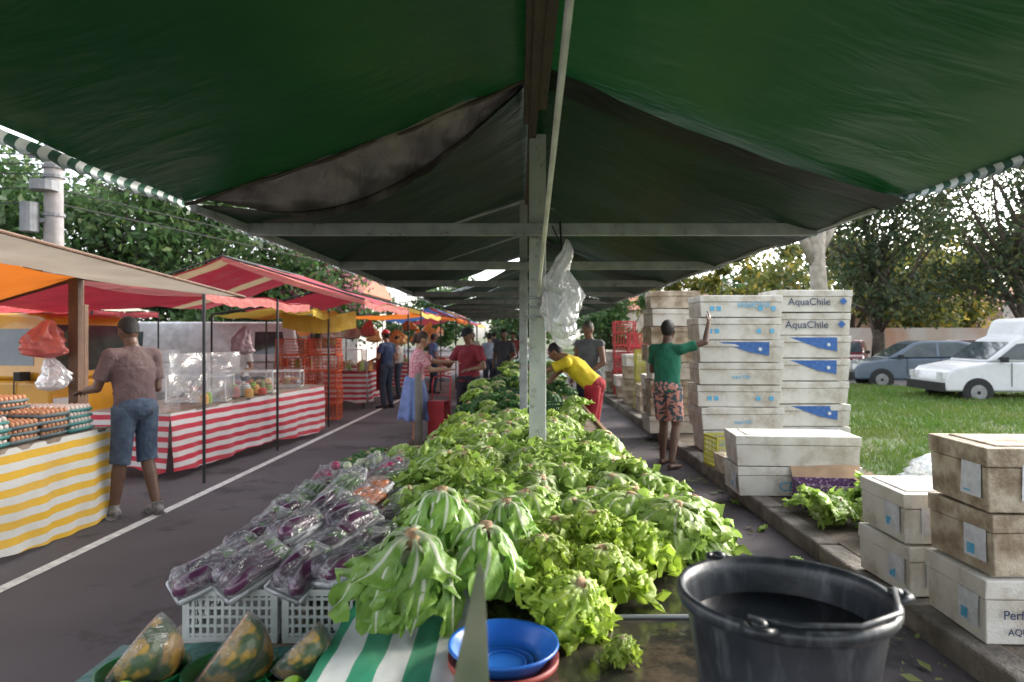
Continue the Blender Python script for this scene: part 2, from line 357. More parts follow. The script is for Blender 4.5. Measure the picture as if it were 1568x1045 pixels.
# ------------------------------------------------------------------ main stall table
tb=empty('market_stall_table')
b=MB(); b.box((.12,2.2,.735),(1.24,2.3,.03)); b.obj('wet_top_near',M_wet,tb,bevel=.004)
b=MB()
for k in range(6): b.box((-.49+.224*k,8.4,.735+.002*(k%2)),(.218,10.0,.03))
b.obj('board_top',M_wood,tb,bevel=.004)
b=MB(); b.box((.76,7.4,.745),(.035,12.4,.06)); b.obj('edge_lath',pm('edge_wood',(.36,.22,.12),.6,(.24,.14,.08),ns=8,bump=.3),tb,bevel=.004)
b=MB(); b.tube([(.15,2.055,.756),(.74,2.055,.756)],.006,0,6); b.obj('board_joint',M_grey,tb)
b=MB(); b.box((-.82,3.0,.605),(.66,3.3,.03)); b.obj('lower_shelf',M_wood,tb,bevel=.004)
b=MB()
for y in (1.3,3,4.6,7,9,11,13):
    for x in (-.45,.68): b.box((x,y,.36),(.05,.05,.72))
    if y<5: b.box((-1.08,y,.3),(.04,.04,.6))
    b.box((.1,y,.5),(1.1,.03,.05))
b.obj('trestles',M_brown,tb)
M_gcl=stripes('green_white_cloth',0,.135,(.03,.30,.16),(.62,.65,.64),off=.15,duty=.5)
b=MB(); b.grid(lambda u,v:(-.52+.40*u,1.35+1.2*v,.758+.010*noise.noise(Vector((u*4,v*7,0)))+.004*noise.noise(Vector((u*12,v*16,0)))),40,50)
b.grid(lambda u,v:(-.52-.03*v+.006*math.sin(u*30),1.35+1.2*u,.757-.13*v),30,6)
b.obj('striped_tablecloth',M_gcl,smooth=True)
M_gcl2=stripes('green_white_cloth_far',0,.12,(.03,.30,.16),(.62,.65,.64))
b=MB(); b.grid(lambda u,v:(-1.1+.6*u,3.85+.85*v,.79+.015*noise.noise(Vector((u*4,v*6,0)))),14,14)
b.grid(lambda u,v:(-1.1-.02*v,3.85+.85*u,.79-.3*v),20,4); b.obj('striped_tablecloth',M_gcl2,smooth=True)
b=MB(); b.box((-.80,4.28,.69),(.5,.75,.17)); b.obj('display_step',M_wood,tb)
b=MB(); b.grid(lambda u,v:(-1.25+.75*u,1.25+.9*v,.628+.02*noise.noise(Vector((u*4,v*5,1)))),20,20); b.obj('teal_cloth',pm('teal_cloth',(.03,.16,.13),.4,(.015,.09,.08),ns=14,bump=.8,bs=12),smooth=True)
# ------------------------------------------------------------------ crates
def crate_mesh(name,w,d,h,mat,nx=9,nz=4):
    b=MB(); t=.008
    b.box((0,0,.006),(w-.01,d-.01,.01))
    for z in (.012,h-.008):
        for s_ in (-1,1):
            b.box((0,s_*(d/2-t/2),z),(w,t*1.3,.02)); b.box((s_*(w/2-t/2),0,z),(t*1.3,d-.022,.02))
    for k in range(nx+1):
        x=-w/2+.01+(w-.02)*k/nx
        for s_ in (-1,1): b.box((x,s_*(d/2-t/2),h/2),(.009 if 0<k<nx else .022,t,h-.03))
    ny=int(nx*d/w)
    for k in range(ny+1):
        y=-d/2+.012+(d-.024)*k/ny
        for s_ in (-1,1): b.box((s_*(w/2-t/2),y,h/2),(t,.009 if 0<k<ny else .02,h-.03))
    for k in range(1,nz):
        z=h*k/nz
        for s_ in (-1,1): b.box((0,s_*(d/2-t/2),z),(w-.01,t*.8,.009)); b.box((s_*(w/2-t/2),0,z),(t*.8,d-.024,.009))
    return b.mesh(name,[mat],False)
cw=crate_mesh('crate_w',.30,.50,.17,M_crw,12,6)
for r_ in range(3):
    for c_ in range(2): inst('plastic_crate',cw,(-.92+.315*c_,2.42+.51*r_,.622),(0,0,R(random.uniform(-1,1))))
b=MB(); b.box((-.545,2.158,.70),(.085,.004,.06)); b.box((-.545,2.155,.71),(.05,.003,.018),1); b.obj('crate_label',[M_label,M_blue])
def stack(me,x,y,z,h,n,rz=0,j=.02):
    for i in range(n): inst('plastic_crate',me,(x+random.uniform(-j,j),y+random.uniform(-j,j),z+i*h),(0,0,rz+R(random.uniform(-3,3))))
co_=crate_mesh('crate_o',.55,.36,.31,M_cro,7,5); cr_=crate_mesh('crate_r',.55,.36,.31,M_crr,7,5); cy_=crate_mesh('crate_y',.45,.36,.3,M_cry,9,6); cg_=crate_mesh('crate_g',.4,.3,.16,M_crg,8,3)
stack(co_,-4.3,13.0,0,.31,5); stack(co_,-3.75,13.2,0,.31,5); stack(co_,-4.35,12.2,.0,.31,2)
stack(cr_,2.7,17.5,.12,.31,6); stack(cr_,3.3,17.7,.12,.31,5); stack(cr_,2.75,15.5,.12,.31,5); stack(cy_,2.6,14,.12,.3,4); stack(cr_,3.2,14.5,.12,.31,4); stack(cy_,2.5,11.6,.12,.3,3)
inst('plastic_crate',cy_,(2.22+.15,7.75,.13),(0,0,R(8)),(.95,1,1.15))
inst('plastic_crate',cg_,(-.05,6.35,.76)); inst('plastic_crate',cg_,(.38,6.9,.76)); inst('plastic_crate',cg_,(-.1,6.9,.76)); inst('plastic_crate',cg_,(.0,8.1,.76),sc=1.2)
# ------------------------------------------------------------------ lettuces
def leafmat(name,g,g2,rib,ribw=.16,ribl=.75,transl=.28,rough=.42):
    m=bpy.data.materials.new(name); nt,N,L=nodes(m); bs=N['Principled BSDF']
    uv=N.new('ShaderNodeUVMap'); sp=N.new('ShaderNodeSeparateXYZ'); L.new(uv.outputs[0],sp.inputs[0])
    u=mth(nt,'ABSOLUTE',mth(nt,'MULTIPLY_ADD',sp.outputs[0],2,-1)); v=sp.outputs[1]
    wv=mth(nt,'MULTIPLY_ADD',v,-ribw/ribl,ribw*1.2)
    k=mth(nt,'SUBTRACT',1,mth(nt,'DIVIDE',u,mth(nt,'MAXIMUM',wv,.004)),clamp=True)
    k=mth(nt,'MULTIPLY',k,1.6,clamp=True)
    base=mth(nt,'MULTIPLY_ADD',v,-3.4,.9,clamp=True)
    k=mth(nt,'MAXIMUM',k,base)
    vv=mth(nt,'FRACT',mth(nt,'MULTIPLY_ADD',v,9,mth(nt,'MULTIPLY',u,-3.0)))
    vn=mth(nt,'LESS_THAN',vv,.1)
    col=mixc(nt,ramp(nt,noi(nt,14,3),.35,.65),g,g2)
    col=mixc(nt,mth(nt,'MULTIPLY',vn,.35),col,tuple(min(1,x*1.7) for x in g))
    edge=mth(nt,'MULTIPLY',mth(nt,'POWER',v,3),.5)
    col=mixc(nt,edge,col,tuple(x*1.25 for x in g))
    col=mixc(nt,k,col,rib)
    oi=N.new('ShaderNodeObjectInfo'); cx=N.new('ShaderNodeVectorMath'); cx.operation='SCALE'; L.new(col,cx.inputs[0])
    L.new(mth(nt,'MULTIPLY_ADD',oi.outputs['Random'],.4,.78),cx.inputs['Scale']); col=cx.outputs[0]
    L.new(col,bs.inputs['Base Color']); bs.inputs['Roughness'].default_value=rough
    bn=N.new('ShaderNodeBump'); bn.inputs['Strength'].default_value=.5; bn.inputs['Distance'].default_value=.01
    L.new(noi(nt,42,3),bn.inputs['Height']); L.new(bn.outputs[0],bs.inputs['Normal'])
    t=N.new('ShaderNodeBsdfTranslucent'); L.new(col,t.inputs[0]); mx=N.new('ShaderNodeMixShader'); mx.inputs[0].default_value=transl
    L.new(bs.outputs[0],mx.inputs[1]); L.new(t.outputs[0],mx.inputs[2]); L.new(mx.outputs[0],N['Material Output'].inputs[0])
    return m
M_let=leafmat('lettuce_leaf',(.36,.50,.11),(.24,.41,.06),(.66,.70,.46),.20,.85,transl=.33)
M_frill=leafmat('frilly_lettuce_leaf',(.42,.55,.075),(.30,.46,.045),(.62,.68,.34),.10,.6,transl=.33)
M_rom=leafmat('romaine_leaf',(.26,.43,.08),(.14,.31,.04),(.72,.76,.58),.26,1.0,transl=.3)
M_dkg=leafmat('dark_green_leaf',(.07,.18,.045),(.04,.12,.035),(.3,.42,.18),.07,.8)
M_stem=pm('stem_cut',(.5,.36,.2),.7,(.25,.13,.07),ns=30)
def head(name,seed,n,Rr,H,W,ruf,fr,mat,lenv=.2,nt_=14,nu_=10,rp=.62,zp=2.0,flip=.03):
    rnd=random.Random(seed); V=[];F=[];UV=[];mi=[]
    for i in range(n):
        a=i*2.399+rnd.uniform(-.35,.35); lay=i/n
        L=Rr*(1.12-.50*lay)*rnd.uniform(1-lenv,1+lenv); hh=H*(.78+.25*lay)*rnd.uniform(.94,1.06)
        drop=rnd.uniform(.72,1.05)*(1-.38*lay); ph=rnd.random()*6; ph2=rnd.random()*6; Wm=W*rnd.uniform(.75,1.2); tw=rnd.uniform(-.8,.8); fl=flip*rnd.uniform(-.3,1.6)
        o=len(V)
        for j in range(nt_+1):
            t=j/nt_; r=.012+L*(t**rp)*(1-.18*t*t)+fl*t**5; z=hh-drop*hh*(t**zp)+fl*.6*t**6
            wd=Wm*(.14+.86*min(1,t*1.45)**1.2)*math.sqrt(max(0.0,1-t**6*.93))
            for q in range(nu_+1):
                u=q/nu_*2-1
                ru=ruf*(abs(u)**1.8*t**.7+ .45*t**5)
                dz=ru*(math.sin(fr*t*6.28+ph+(1.7 if u>0 else 0))+.6*math.sin(fr*2.3*t*6.28+ph2+u*3))+.3*ruf*math.sin(u*6+t*9+ph)*t
                dr=ru*1.1*math.cos(fr*1.4*t*6.28+ph2+u*4)+.35*ruf*math.sin(u*7+ph2+t*5)*t
                dz-=.30*wd*u*u*(.6 if t<.7 else .3)
                off=u*wd*.5; aa=a+tw*t*t*.6
                rr=r+dr-.25*abs(off)*(1-.4*t)-.006*(abs(u)<.12)*0; x=rr*math.cos(aa)-off*math.sin(aa); y=rr*math.sin(aa)+off*math.cos(aa)
                V.append((x,y,max(.003,z+dz))); UV.append((q/nu_,t))
        Wd=nu_+1
        for j in range(nt_):
            for q in range(nu_): F.append((o+j*Wd+q,o+j*Wd+q+1,o+(j+1)*Wd+q+1,o+(j+1)*Wd+q)); mi.append(0)
    bb=MB(); bb.v=V;bb.f=F;bb.m=mi
    nl=len(V); bb.tube([(0,0,H*.8),(0,0,H*1.02),(0,0,H*1.035)],[.022,.019,.014],1,10)
    me=bb.mesh(name,[mat,M_stem]); uvl=me.uv_layers.new(name='UVMap'); UV+= [(0,0)]*(len(bb.v)-nl)
    idx=np.zeros(len(me.loops),dtype=np.int32); me.loops.foreach_get('vertex_index',idx)
    uvl.data.foreach_set('uv',np.array(UV)[idx].ravel()); return me
ROM=[head('romaine%d'%i,i,30,.130,.25,.115,.014,1.7,M_rom,rp=.5,zp=1.8,nt_=18,flip=.035) for i in range(3)]
LET=[head('lettuce%d'%i,10+i,24,.165,.165,.155,.023,2.0,M_let,lenv=.3,nt_=15,flip=.045) for i in range(6)]
FRI=[head('frilly%d'%i,20+i,32,.148,.17,.13,.026,3.8,M_frill,lenv=.25,nt_=24,nu_=14) for i in range(3)]
DKG=[head('darkgreens%d'%i,30+i,24,.15,.13,.08,.024,2.6,M_dkg,nt_=10,nu_=6) for i in range(2)]
def lay(me,x,y,z,s_=1,tilt=.25,nm='lettuce_head'):
    inst(nm,random.choice(me),(x,y,z),(random.uniform(-tilt,tilt),random.uniform(-tilt,tilt),random.random()*6.28),(s_*random.uniform(.9,1.1),s_*random.uniform(.9,1.1),s_*random.uniform(.88,1.12)))
inst('romaine_lettuce',ROM[0],(-.345,2.02,.78),(R(14),R(-6),1.0),(1.15,1.15,1.05)); inst('romaine_lettuce',ROM[1],(-.125,2.10,.775),(R(10),R(5),2.2),(1.02,1.02,.97))
inst('romaine_lettuce',ROM[2],(-.27,2.4,.80),(0,0,.3),1.05); inst('romaine_lettuce',ROM[0],(-.03,2.42,.79),(0,.1,2.3),.9)
inst('lettuce_head',FRI[0],(.13,1.99,.765),(R(24),R(10),.5),.88)
for (x,y,s_) in ((.08,2.25,1.05),(.26,2.22,1.0),(.13,2.5,1.1)): lay(FRI,x,y,.765,s_,.1)
yy=2.5
row=0
while yy<5.9:
    x=-.48+(.1 if row%2 else 0)
    xm=.68 if yy<3.5 else (.58 if yy<4.3 else .42)
    while x<xm:
        if not (yy<2.62 and x>.55) and not (yy<2.7 and x<.25) and not (abs(x-.115)<.08 and abs(yy-4.28)<.12):
            t=FRI if random.random()<.15 else LET
            lay(t,x+random.uniform(-.05,.05),yy+random.uniform(-.05,.05),.765+random.uniform(0,.07),random.uniform(.82,1.08),.35)
        x+=.20
    yy+=.22; row+=1
for _ in range(22): lay(LET,random.uniform(-.4,.52),random.uniform(2.9,4.0),.86,.85,.8)
inst('lettuce_head',LET[1],(.64,2.72,.79),(R(10),R(25),1),1.1); inst('lettuce_head',LET[2],(.52,2.55,.78),(R(18),R(5),2),1.0); inst('lettuce_head',FRI[1],(.42,2.42,.77),(R(10),R(5),2),.95)
yy=6.2
while yy<12.5:
    for x in (-.5,-.3,-.1,.12,.34,.55):
        if random.random()<.85 and not(x>.3 and yy<8.5 and random.random()<.6): lay(DKG if random.random()<.7 else LET,x+random.uniform(-.05,.05),yy+random.uniform(-.05,.05),.77+random.choice([0,.05,.10]),random.uniform(.75,1.0),.4,'leafy_greens')
    yy+=.3
for i in range(9): lay(DKG,random.uniform(-1.05,-.85),4.1+.06*i,.79,.5,.3,'leafy_greens')
for i in range(9): lay(LET,random.uniform(-.8,-.6),4.15+.05*i,.79,.55,.3,'leafy_greens')
inst('loose_lettuce_leaf',FRI[2],(.27,1.78,.755),(0,0,2),(.28,.28,.35))
for i in range(34): lay(LET,random.gauss(2.78,.24),random.uniform(4.7,5.65),.13+random.uniform(0,.17),random.uniform(.75,1.05),1.2,'discarded_leaves')
for (x,y) in ((2.0,5.6),(2.05,6.5),(1.95,4.8),(2.05,4.35),(1.7,6.9),(1.6,5.2)): lay(LET,x,y,.0,random.uniform(.22,.35),.9,'discarded_leaves')
# ------------------------------------------------------------------ wrapped produce packs
M_egg=pm('eggplant_skin',(.05,.016,.04),.16,(.12,.04,.09),ns=8,coat=.3); M_tray=pm('foam_tray',(.66,.66,.68),.6); M_car=pm('carrot_skin',(.75,.2,.03),.45,bump=.3,bs=90); M_cuc=pm('zucchini_skin',(.06,.15,.03),.35,(.16,.28,.07),ns=25); M_purp=pm('radish_skin',(.4,.03,.12),.4); M_cha=pm('pale_veg_skin',(.5,.55,.38),.45)
def pack(name,kind,seed,wrap=True):
    rnd=random.Random(seed); b=MB()
    b.box((0,0,.012),(.13,.21,.02),0,taper=.88)
    for s_ in (-1,1): b.box((s_*.066,0,.022),(.008,.215,.014),0); b.box((0,s_*.108,.022),(.125,.008,.014),0)
    if kind=='egg':
        n_=2+seed%2
        for k in range(n_):
            x=(-.033+.066*k) if n_==2 else (-.043+.043*k); q=1 if n_==2 else .72; dy=rnd.uniform(-.006,.006); dx=rnd.uniform(-.008,.008)
            b.tube([(x,-.105+dy,.04),(x+.003,-.09+dy,.045),(x+dx,-.05,.05),(x+dx,.0,.05),(x+.004,.05,.045),(x+.004,.09,.04)],[.008*q,.027*q,.034*q,.031*q,.022*q,.010*q],1,14); b.tube([(x+.004,.07,.043),(x+.006,.105,.045)],[.018*q,.005],4,8)
    elif kind=='car':
        for k in range(5):
            x=-.048+.024*k; f=rnd.choice((-1,1)); b.tube([(x,-.10*f,.04),(x,-.08*f,.042),(x,.05*f,.04),(x,.1*f,.036)],[.007,.017,.012,.003],2,10)
    elif kind=='cuc':
        for k in range(4):
            x=-.045+.03*k; b.tube([(x,-.1,.04),(x,-.085,.042),(x+.004,.07,.04),(x,.1,.04)],[.006,.018,.016,.006],4,10)
    elif kind=='rad':
        for k in range(9): b.ell((rnd.uniform(-.045,.045),rnd.uniform(-.085,.085),.045+rnd.uniform(0,.015)),.024,3,seg=10,rings=7)
    elif kind=='flow':
        for k in range(14): b.ell((rnd.gauss(0,.03),rnd.gauss(0,.05),.05+rnd.uniform(0,.02)),rnd.uniform(.014,.024),5,seg=8,rings=6)
    else:
        for k in range(6): b.ell((rnd.uniform(-.035,.035),-.075+.03*k,.045),(.035,.024,.028),5,seg=10,rings=7)
    def fn(u,v):
        a=u*2*math.pi; e=.5
        ca,sa=math.cos(a),math.sin(a); rx=.071*abs(ca)**e*(1 if ca>0 else -1); ry=.114*abs(sa)**e*(1 if sa>0 else -1)
        k=math.cos(v*math.pi/2); zz=.012+.073*math.sin(v*math.pi/2)*(1-.10*math.cos(ca*6))
        q=1+.05*noise.noise(Vector((ca*4+seed,sa*4,v*5)))
        return (rx*k**.35*q,ry*k**.35*q,zz*(1+.10*noise.noise(Vector((ca*3,sa*3+seed,v*4)))))
    if wrap: b.grid(fn,36,10,6)
    return b.mesh(name,[M_tray,M_egg,M_car,M_purp,M_cuc,M_cha,M_film])
PK={k:[pack('pack_'+k,k,i*7+j) for j in range(3)] for i,k in enumerate(('egg','car','cuc','rad','cha','flow'))}
NM={'egg':'eggplant_tray','car':'carrot_tray','cuc':'zucchini_tray','rad':'radish_tray','cha':'chayote_tray','flow':'cauliflower_tray'}
y=2.24; r_=0
while y<3.85:
    for c_ in range(4):
        x=-1.0+.15*c_+random.uniform(-.015,.015)
        if y<2.75: k='egg' if random.random()<.8 else 'flow'
        elif y<3.05: k='car' if c_ in (1,2,3) else 'egg'
        elif y<3.45: k=random.choice(['cuc','cuc','flow','egg','cha'])
        else: k=random.choice(['rad','flow','cha','cuc'])
        inst(NM[k],random.choice(PK[k]),(x,y+random.uniform(-.02,.02),.79+random.uniform(0,.03)),(R(random.uniform(10,34)),R(random.uniform(-16,16)),R(random.uniform(-55,-12))),random.uniform(.95,1.1))
    y+=.165; r_+=1
for i in range(12):
    k=('egg','egg','egg','egg','car','car','cuc','flow','cuc','rad','rad','flow')[i]; y=2.5+.11*i
    inst(NM[k],random.choice(PK[k]),(random.uniform(-.82,-.62),y,.86),(R(random.uniform(5,30)),R(random.uniform(-20,20)),R(random.uniform(-60,10))),1.0)
# ------------------------------------------------------------------ squashes, limes, bowls
M_sq=pm('squash_skin',(.06,.10,.05),.4,(.42,.26,.06),ns=16,lo=.46,hi=.56,bump=.4,bs=30); M_fl=pm('squash_flesh',(.75,.38,.06),.5,(.7,.28,.03),ns=9); M_sd=pm('seed_pulp',(.6,.32,.1),.6,(.75,.6,.35),ns=60,bump=1,bs=60)
def squash():
    b=MB(); n=48
    def fn(u,v):
        a=math.pi*u; t=math.pi*(v-.5); rr=1+.12*abs(math.sin(a*4)); return (.11*rr*math.cos(t)*math.cos(a),.13*rr*math.cos(t)*math.sin(a),.085*math.sin(t))
    b.grid(fn,n,18,0)
    def rim(k,dy): return [(k*.11*math.cos(t),dy,k*.085*math.sin(t)) for t in [2*math.pi*i/32 for i in range(32)]]
    vs=rim(.99,0)+rim(.66,.0)+rim(.5,.03)+[(0,.045,0)]
    fs=[(i,(i+1)%32,32+(i+1)%32,32+i) for i in range(32)]; fs2=[(32+i,32+(i+1)%32,64+(i+1)%32,64+i) for i in range(32)]+[(64+i,64+(i+1)%32,96) for i in range(32)]
    b.add(vs,fs+fs2,[1]*32+[2]*64)
    for i in range(26):
        a=random.random()*6.28; q=random.random()**.5*.45; b.ell((q*.11*math.cos(a),.03,q*.085*math.sin(a)),(.009,.004,.006),3,seg=6,rings=4)
    def fw(u,v):
        a=2*math.pi*u; t=math.pi*(v-.5); q=1.02+.03*noise.noise(Vector((math.cos(a)*3,math.sin(a)*3,v*3)))
        y=.135*q*math.cos(t)*math.sin(a); return (.115*q*math.cos(t)*math.cos(a),max(y,-.006),.09*q*math.sin(t))
    b.grid(fw,36,14,4)
    return b.mesh('squash',[M_sq,M_fl,M_sd,pm('squash_seed',(.75,.62,.38),.5),M_film])
sq=squash()
M_bg=pm('bowl_green',(.02,.22,.07),.35); M_bb=pm('bowl_blue',(.02,.15,.55),.3,(.02,.12,.46)); M_rs=pm('bowl_rim_red',(.35,.05,.04),.5)
def bowl(name,x,y,z,r,h,mat,rim=None):
    b=MB(); b.lathe([(0,.004),(r*.7,.004),(r*.78,.02),(r*.95,h*.85),(r*.99,h),(r*1.04,h+.004),(r*1.05,h-.004),(r*1.0,h-.01),(r*.93,h*.7),(r*.74,0),(0,0)],mi=0)
    for k in (.55,.4): b.lathe([(r*k,.006),(r*k+.003,.010),(r*k+.006,.006)],mi=0)
    return b.obj(name,[mat],loc=(x,y,z),smooth=True)
for (x,y,nv,sc,sp) in ((-1.03,1.87,(-.80,-.10,.60),1.0,.3),(-.79,1.87,(-.80,-.10,.62),1.05,-.2),(-.59,1.87,(-.70,.10,.70),.85,.1)):
    bowl('green_bowl',x,y,.64,.115*sc,.05,M_bg); o=inst('halved_squash',sq,(x-.02,y,.750),(0,0,0),(1.02*sc,.95*sc,1.08*sc))
    o.rotation_euler=(Vector((0,-1,0)).rotation_difference(Vector(nv).normalized()).to_matrix().to_4x4()@Matrix.Rotation(sp,4,'Y')).to_euler()
bowl('blue_basin',-.04,1.745,.762,.135,.055,M_bb)
b=MB(); b.lathe([(.100,0),(.118,.012),(.142,.03),(.141,.012),(.11,-.004)],mi=0); b.obj('terracotta_dish',[M_rs],loc=(-.04,1.745,.758),smooth=True)
M_lime=pm('lime_skin',(.22,.4,.04),.35,(.3,.45,.06),ns=8,bump=.1,bs=90)
lb=MB()
lb.ell((0,0,0),(.028,.028,.031)); lm=lb.mesh('lime',[M_lime])
for (x,y) in ((-1.04,1.66),(-.985,1.69),(-1.08,1.65),(-.6,1.685),(-.545,1.68),(-.57,1.72),(-.63,1.65),(-1.0,1.63)): inst('lime',lm,(x,y,.715),(random.random(),1,random.random()))
bowl('lime_bowl',-1.03,1.65,.645,.09,.045,M_bg); bowl('lime_bowl',-.58,1.67,.645,.09,.045,M_bg)
# bucket
M_bk=pm('bucket_rubber',(.014,.017,.022),.36,(.035,.04,.048),ns=7,bump=.15,bs=14)
nt,N,L=nodes(M_bk); tc=N.new('ShaderNodeTexCoord'); mp=N.new('ShaderNodeMapping'); mp.inputs['Scale'].default_value=(14,14,2.2); L.new(tc.outputs['Object'],mp.inputs[0])
st_=ramp(nt,noi(nt,2.2,5,mp.outputs[0],rough=.7),.5,.75); src=N['Principled BSDF'].inputs['Base Color'].links[0].from_socket
L.new(mixc(nt,mth(nt,'MULTIPLY',st_,.8),src,(.11,.12,.13)),N['Principled BSDF'].inputs['Base Color'])
bk=empty('black_bucket',(.492,1.27,.752)); bk.scale=(.95,.95,1)
b=MB(); b.lathe([(0,.0),(.125,.0),(.13,.01),(.186,.345),(.188,.35),(.200,.352),(.206,.362),(.206,.372),(.199,.380),(.190,.376),(.184,.362),(.182,.345),(.127,.015),(0,.012)],seg=72)
b.obj('pail',M_bk,bk,smooth=True)
b=MB()
for a in (R(-8),R(110),R(238)):
    c,s_=math.cos(a),math.sin(a)
    b.tube([(c*.198-s_*.028,s_*.198+c*.028,.372),(c*.228-s_*.012,s_*.228+c*.012,.376),(c*.228+s_*.012,s_*.228-c*.012,.376),(c*.198+s_*.028,s_*.198-c*.028,.372)],.0075,0,10)
    b.ell((c*.205,s_*.205,.382),(.014,.014,.008),0)
b.tube([(-.12,-.150,.386),(-.05,-.188,.384),(.06,-.188,.383),(.15,-.14,.386),(.20,-.03,.388)],.005,0,8)
b.obj('rim_lugs_and_handle',M_bk,bk,smooth=True)
b=MB(); b.lathe([(0,.31),(.1755,.31)],seg=48); b.obj('water',pm('water',(.01,.012,.015),.05,bump=.1,bs=9),bk)
b=MB(); b.add([(-.056,.99,1.272),(-.062,.99,1.262),(-.070,.99,1.22),(-.088,.99,1.14),(-.104,.99,1.05),(-.112,.99,.76),(-.034,.99,.76),(-.042,.99,1.05),(-.047,.99,1.18),(-.051,.99,1.255)],[tuple(range(10))])
b.obj('upright_scraper_blade',pm('blade_metal',(.30,.32,.22),.3,(.2,.24,.15),ns=14,metal=.2,transl=.25),solid=.004)
# ------------------------------------------------------------------ foam boxes
def foam(x,y,z,w,d,h,rz=0,mat=M_foam,lab=None,name='foam_box'):
    b=MB(); lid=h*.3
    b.box((0,0,(h-lid)/2),(w,d,h-lid-.004),0,taper=.975)
    b.box((0,0,h-lid/2),(w+.012,d+.012,lid-.003),0)
    b.box((0,0,h+.0),(w*.82,d*.78,.012),0)
    f=-d/2-.0085
    if lab=='flag': b.add([(-w*.28,f,h*.93),(w*.33,f,h*.93),(w*.33,f,h*.30),(w*.1,f,h*.45)],[(0,3,2,1)],1)
    if lab=='label': b.add([(-w*.3,f,h*.2),(-w*.05,f,h*.2),(-w*.05,f,h*.75),(-w*.3,f,h*.75)],[(0,1,2,3)],2); b.add([(w*.12,f,h*.15),(w*.34,f,h*.15),(w*.34,f,h*.62),(w*.12,f,h*.62)],[(0,1,2,3)],2); b.add([(w*.18,f-.001,h*.2),(w*.3,f-.001,h*.2),(w*.3,f-.001,h*.4),(w*.18,f-.001,h*.4)],[(0,1,2,3)],3)
    if lab in('label','side'):
        g=-w/2-.0085; b.add([(g,-d*.1,h*.2),(g,-d*.42,h*.2),(g,-d*.42,h*.72),(g,-d*.1,h*.72)],[(0,3,2,1)],2); b.add([(g-.001,-d*.15,h*.25),(g-.001,-d*.26,h*.25),(g-.001,-d*.26,h*.42),(g-.001,-d*.15,h*.42)],[(0,3,2,1)],3)
    if lab=='spots':
        for k in (-.38,-.3,.2,.36): b.add([(w*k,f,h*.3),(w*(k+.05),f,h*.3),(w*(k+.05),f,h*.5),(w*k,f,h*.5)],[(0,1,2,3)],3)
    rr=random.random()*99
    b.v=[(p[0]+.010*noise.noise(Vector(p)*4+Vector((rr,0,0))),p[1]+.006*noise.noise(Vector(p)*4+Vector((0,rr,0))),p[2]) for p in b.v]
    o=b.obj(name,[mat,M_blue,M_label,M_cyan],loc=(x,y,z),rz=rz,bevel=.012)
    if lab=='flag':
        bb=MB(); bb.tube([(w*.22,f-.001,h*.6),(w*.22,f-.009,h*.6)],.022,0,16); bb.obj('logo',M_label,o)
    return o
for i in range(7):
    o=foam(2.83+random.uniform(-.04,.04)-(.03 if i>4 else 0),8.95+random.uniform(-.03,.03),.13+i*.285,1.05,.6,.275,R(random.uniform(-3.5,3.5)),lab=['spots',None,'spots',None,'flag','spots','spots'][i])
    if i==6: text('AVORAN',o,(.15,-.32,.15),.10,M_cyan,mirror=True)
    if i in(3,1): text('aqui fish',o,(.0,-.32,.1),.07,M_cyan)
for i in range(7):
    o=foam(3.78+random.uniform(-.04,.04),9.15+random.uniform(-.03,.03),.13+i*.297,1.0,.6,.285,R(random.uniform(-3.5,3.5)),lab=['flag','flag',None,'flag','flag',None,None][i])
    if i>=5:
        text('AquaChile',o,(-.06,-.322,.13),.13,M_ink)
        bb=MB(); bb.add([(.33,-.322,.14),(.38,-.322,.09),(.43,-.322,.14),(.38,-.322,.19)],[(0,1,2,3)]); bb.obj('logo',M_blue,o)
for i in range(8): foam(2.35+random.uniform(-.04,.04),10.6,.13+i*.27,.75,.6,.26,R(random.uniform(-4,4)),mat=M_foamd if i%3 else M_foam)
for i in range(3): foam(3.25,10.8,.13+i*.27,.8,.6,.26,mat=M_foamd)
for k in range(6):
    for i in range(random.choice([2,3,4])): foam(2.62+random.uniform(-.1,.1),12+k*1.5,.13+i*.27,.7,.5,.26,R(random.uniform(-6,6)),mat=random.choice([M_foam,M_foamd]))
o=foam(2.58,6.5,.13,1.12,.5,.27,R(-2),lab='side'); text('CETTO',o,(.0,-.27,.09),.12,M_cyan)
foam(2.57,6.48,.405,1.10,.5,.28,R(-5),lab=None)
foam(2.05+.22,7.35,.13,.24,.3,.2,R(5),mat=M_foamd)
for i in range(2): foam(2.40,4.1,.13+i*.295,.44,.52,.285,R(3-5*i),lab='label')
b0=foam(2.60,3.48,.13,.75,.5,.31,R(-2),lab='side'); foam(2.62,3.50,.45,.75,.48,.30,R(2),mat=M_foamd,lab='side'); foam(2.62,3.46,.76,.78,.5,.31,R(-3),mat=M_foamd,lab='label')
text('Perfect',b0,(-.22,-.27,.15),.06,M_ink); text('AQUI FISH',b0,(-.18,-.27,.07),.045,M_ink)
M_pat=pm('purple_print_card',(.10,.04,.12),.7,(.35,.28,.36),ns=34,lo=.55,hi=.6); M_card=pm('cardboard',(.42,.28,.17),.85)
b=MB(); w_,d_,h_=.52,.36,.2
for s_ in (-1,1): b.box((0,s_*d_/2,h_/2),(w_,.006,h_),0); b.box((s_*w_/2,0,h_/2),(.006,d_-.008,h_),0)
b.box((0,0,.01),(w_-.01,d_-.01,.008),1)
b.add([(w_/2,-d_/2,h_),(w_/2,d_/2,h_),(w_/2+.14,d_/2,h_+.06),(w_/2+.14,-d_/2,h_+.06)],[(0,1,2,3)],1); b.add([(-w_/2,d_/2,h_),(w_/2,d_/2,h_),(w_/2+.1,d_/2+.1,h_+.1),(-w_/2,d_/2+.1,h_+.1)],[(0,1,2,3)],1)
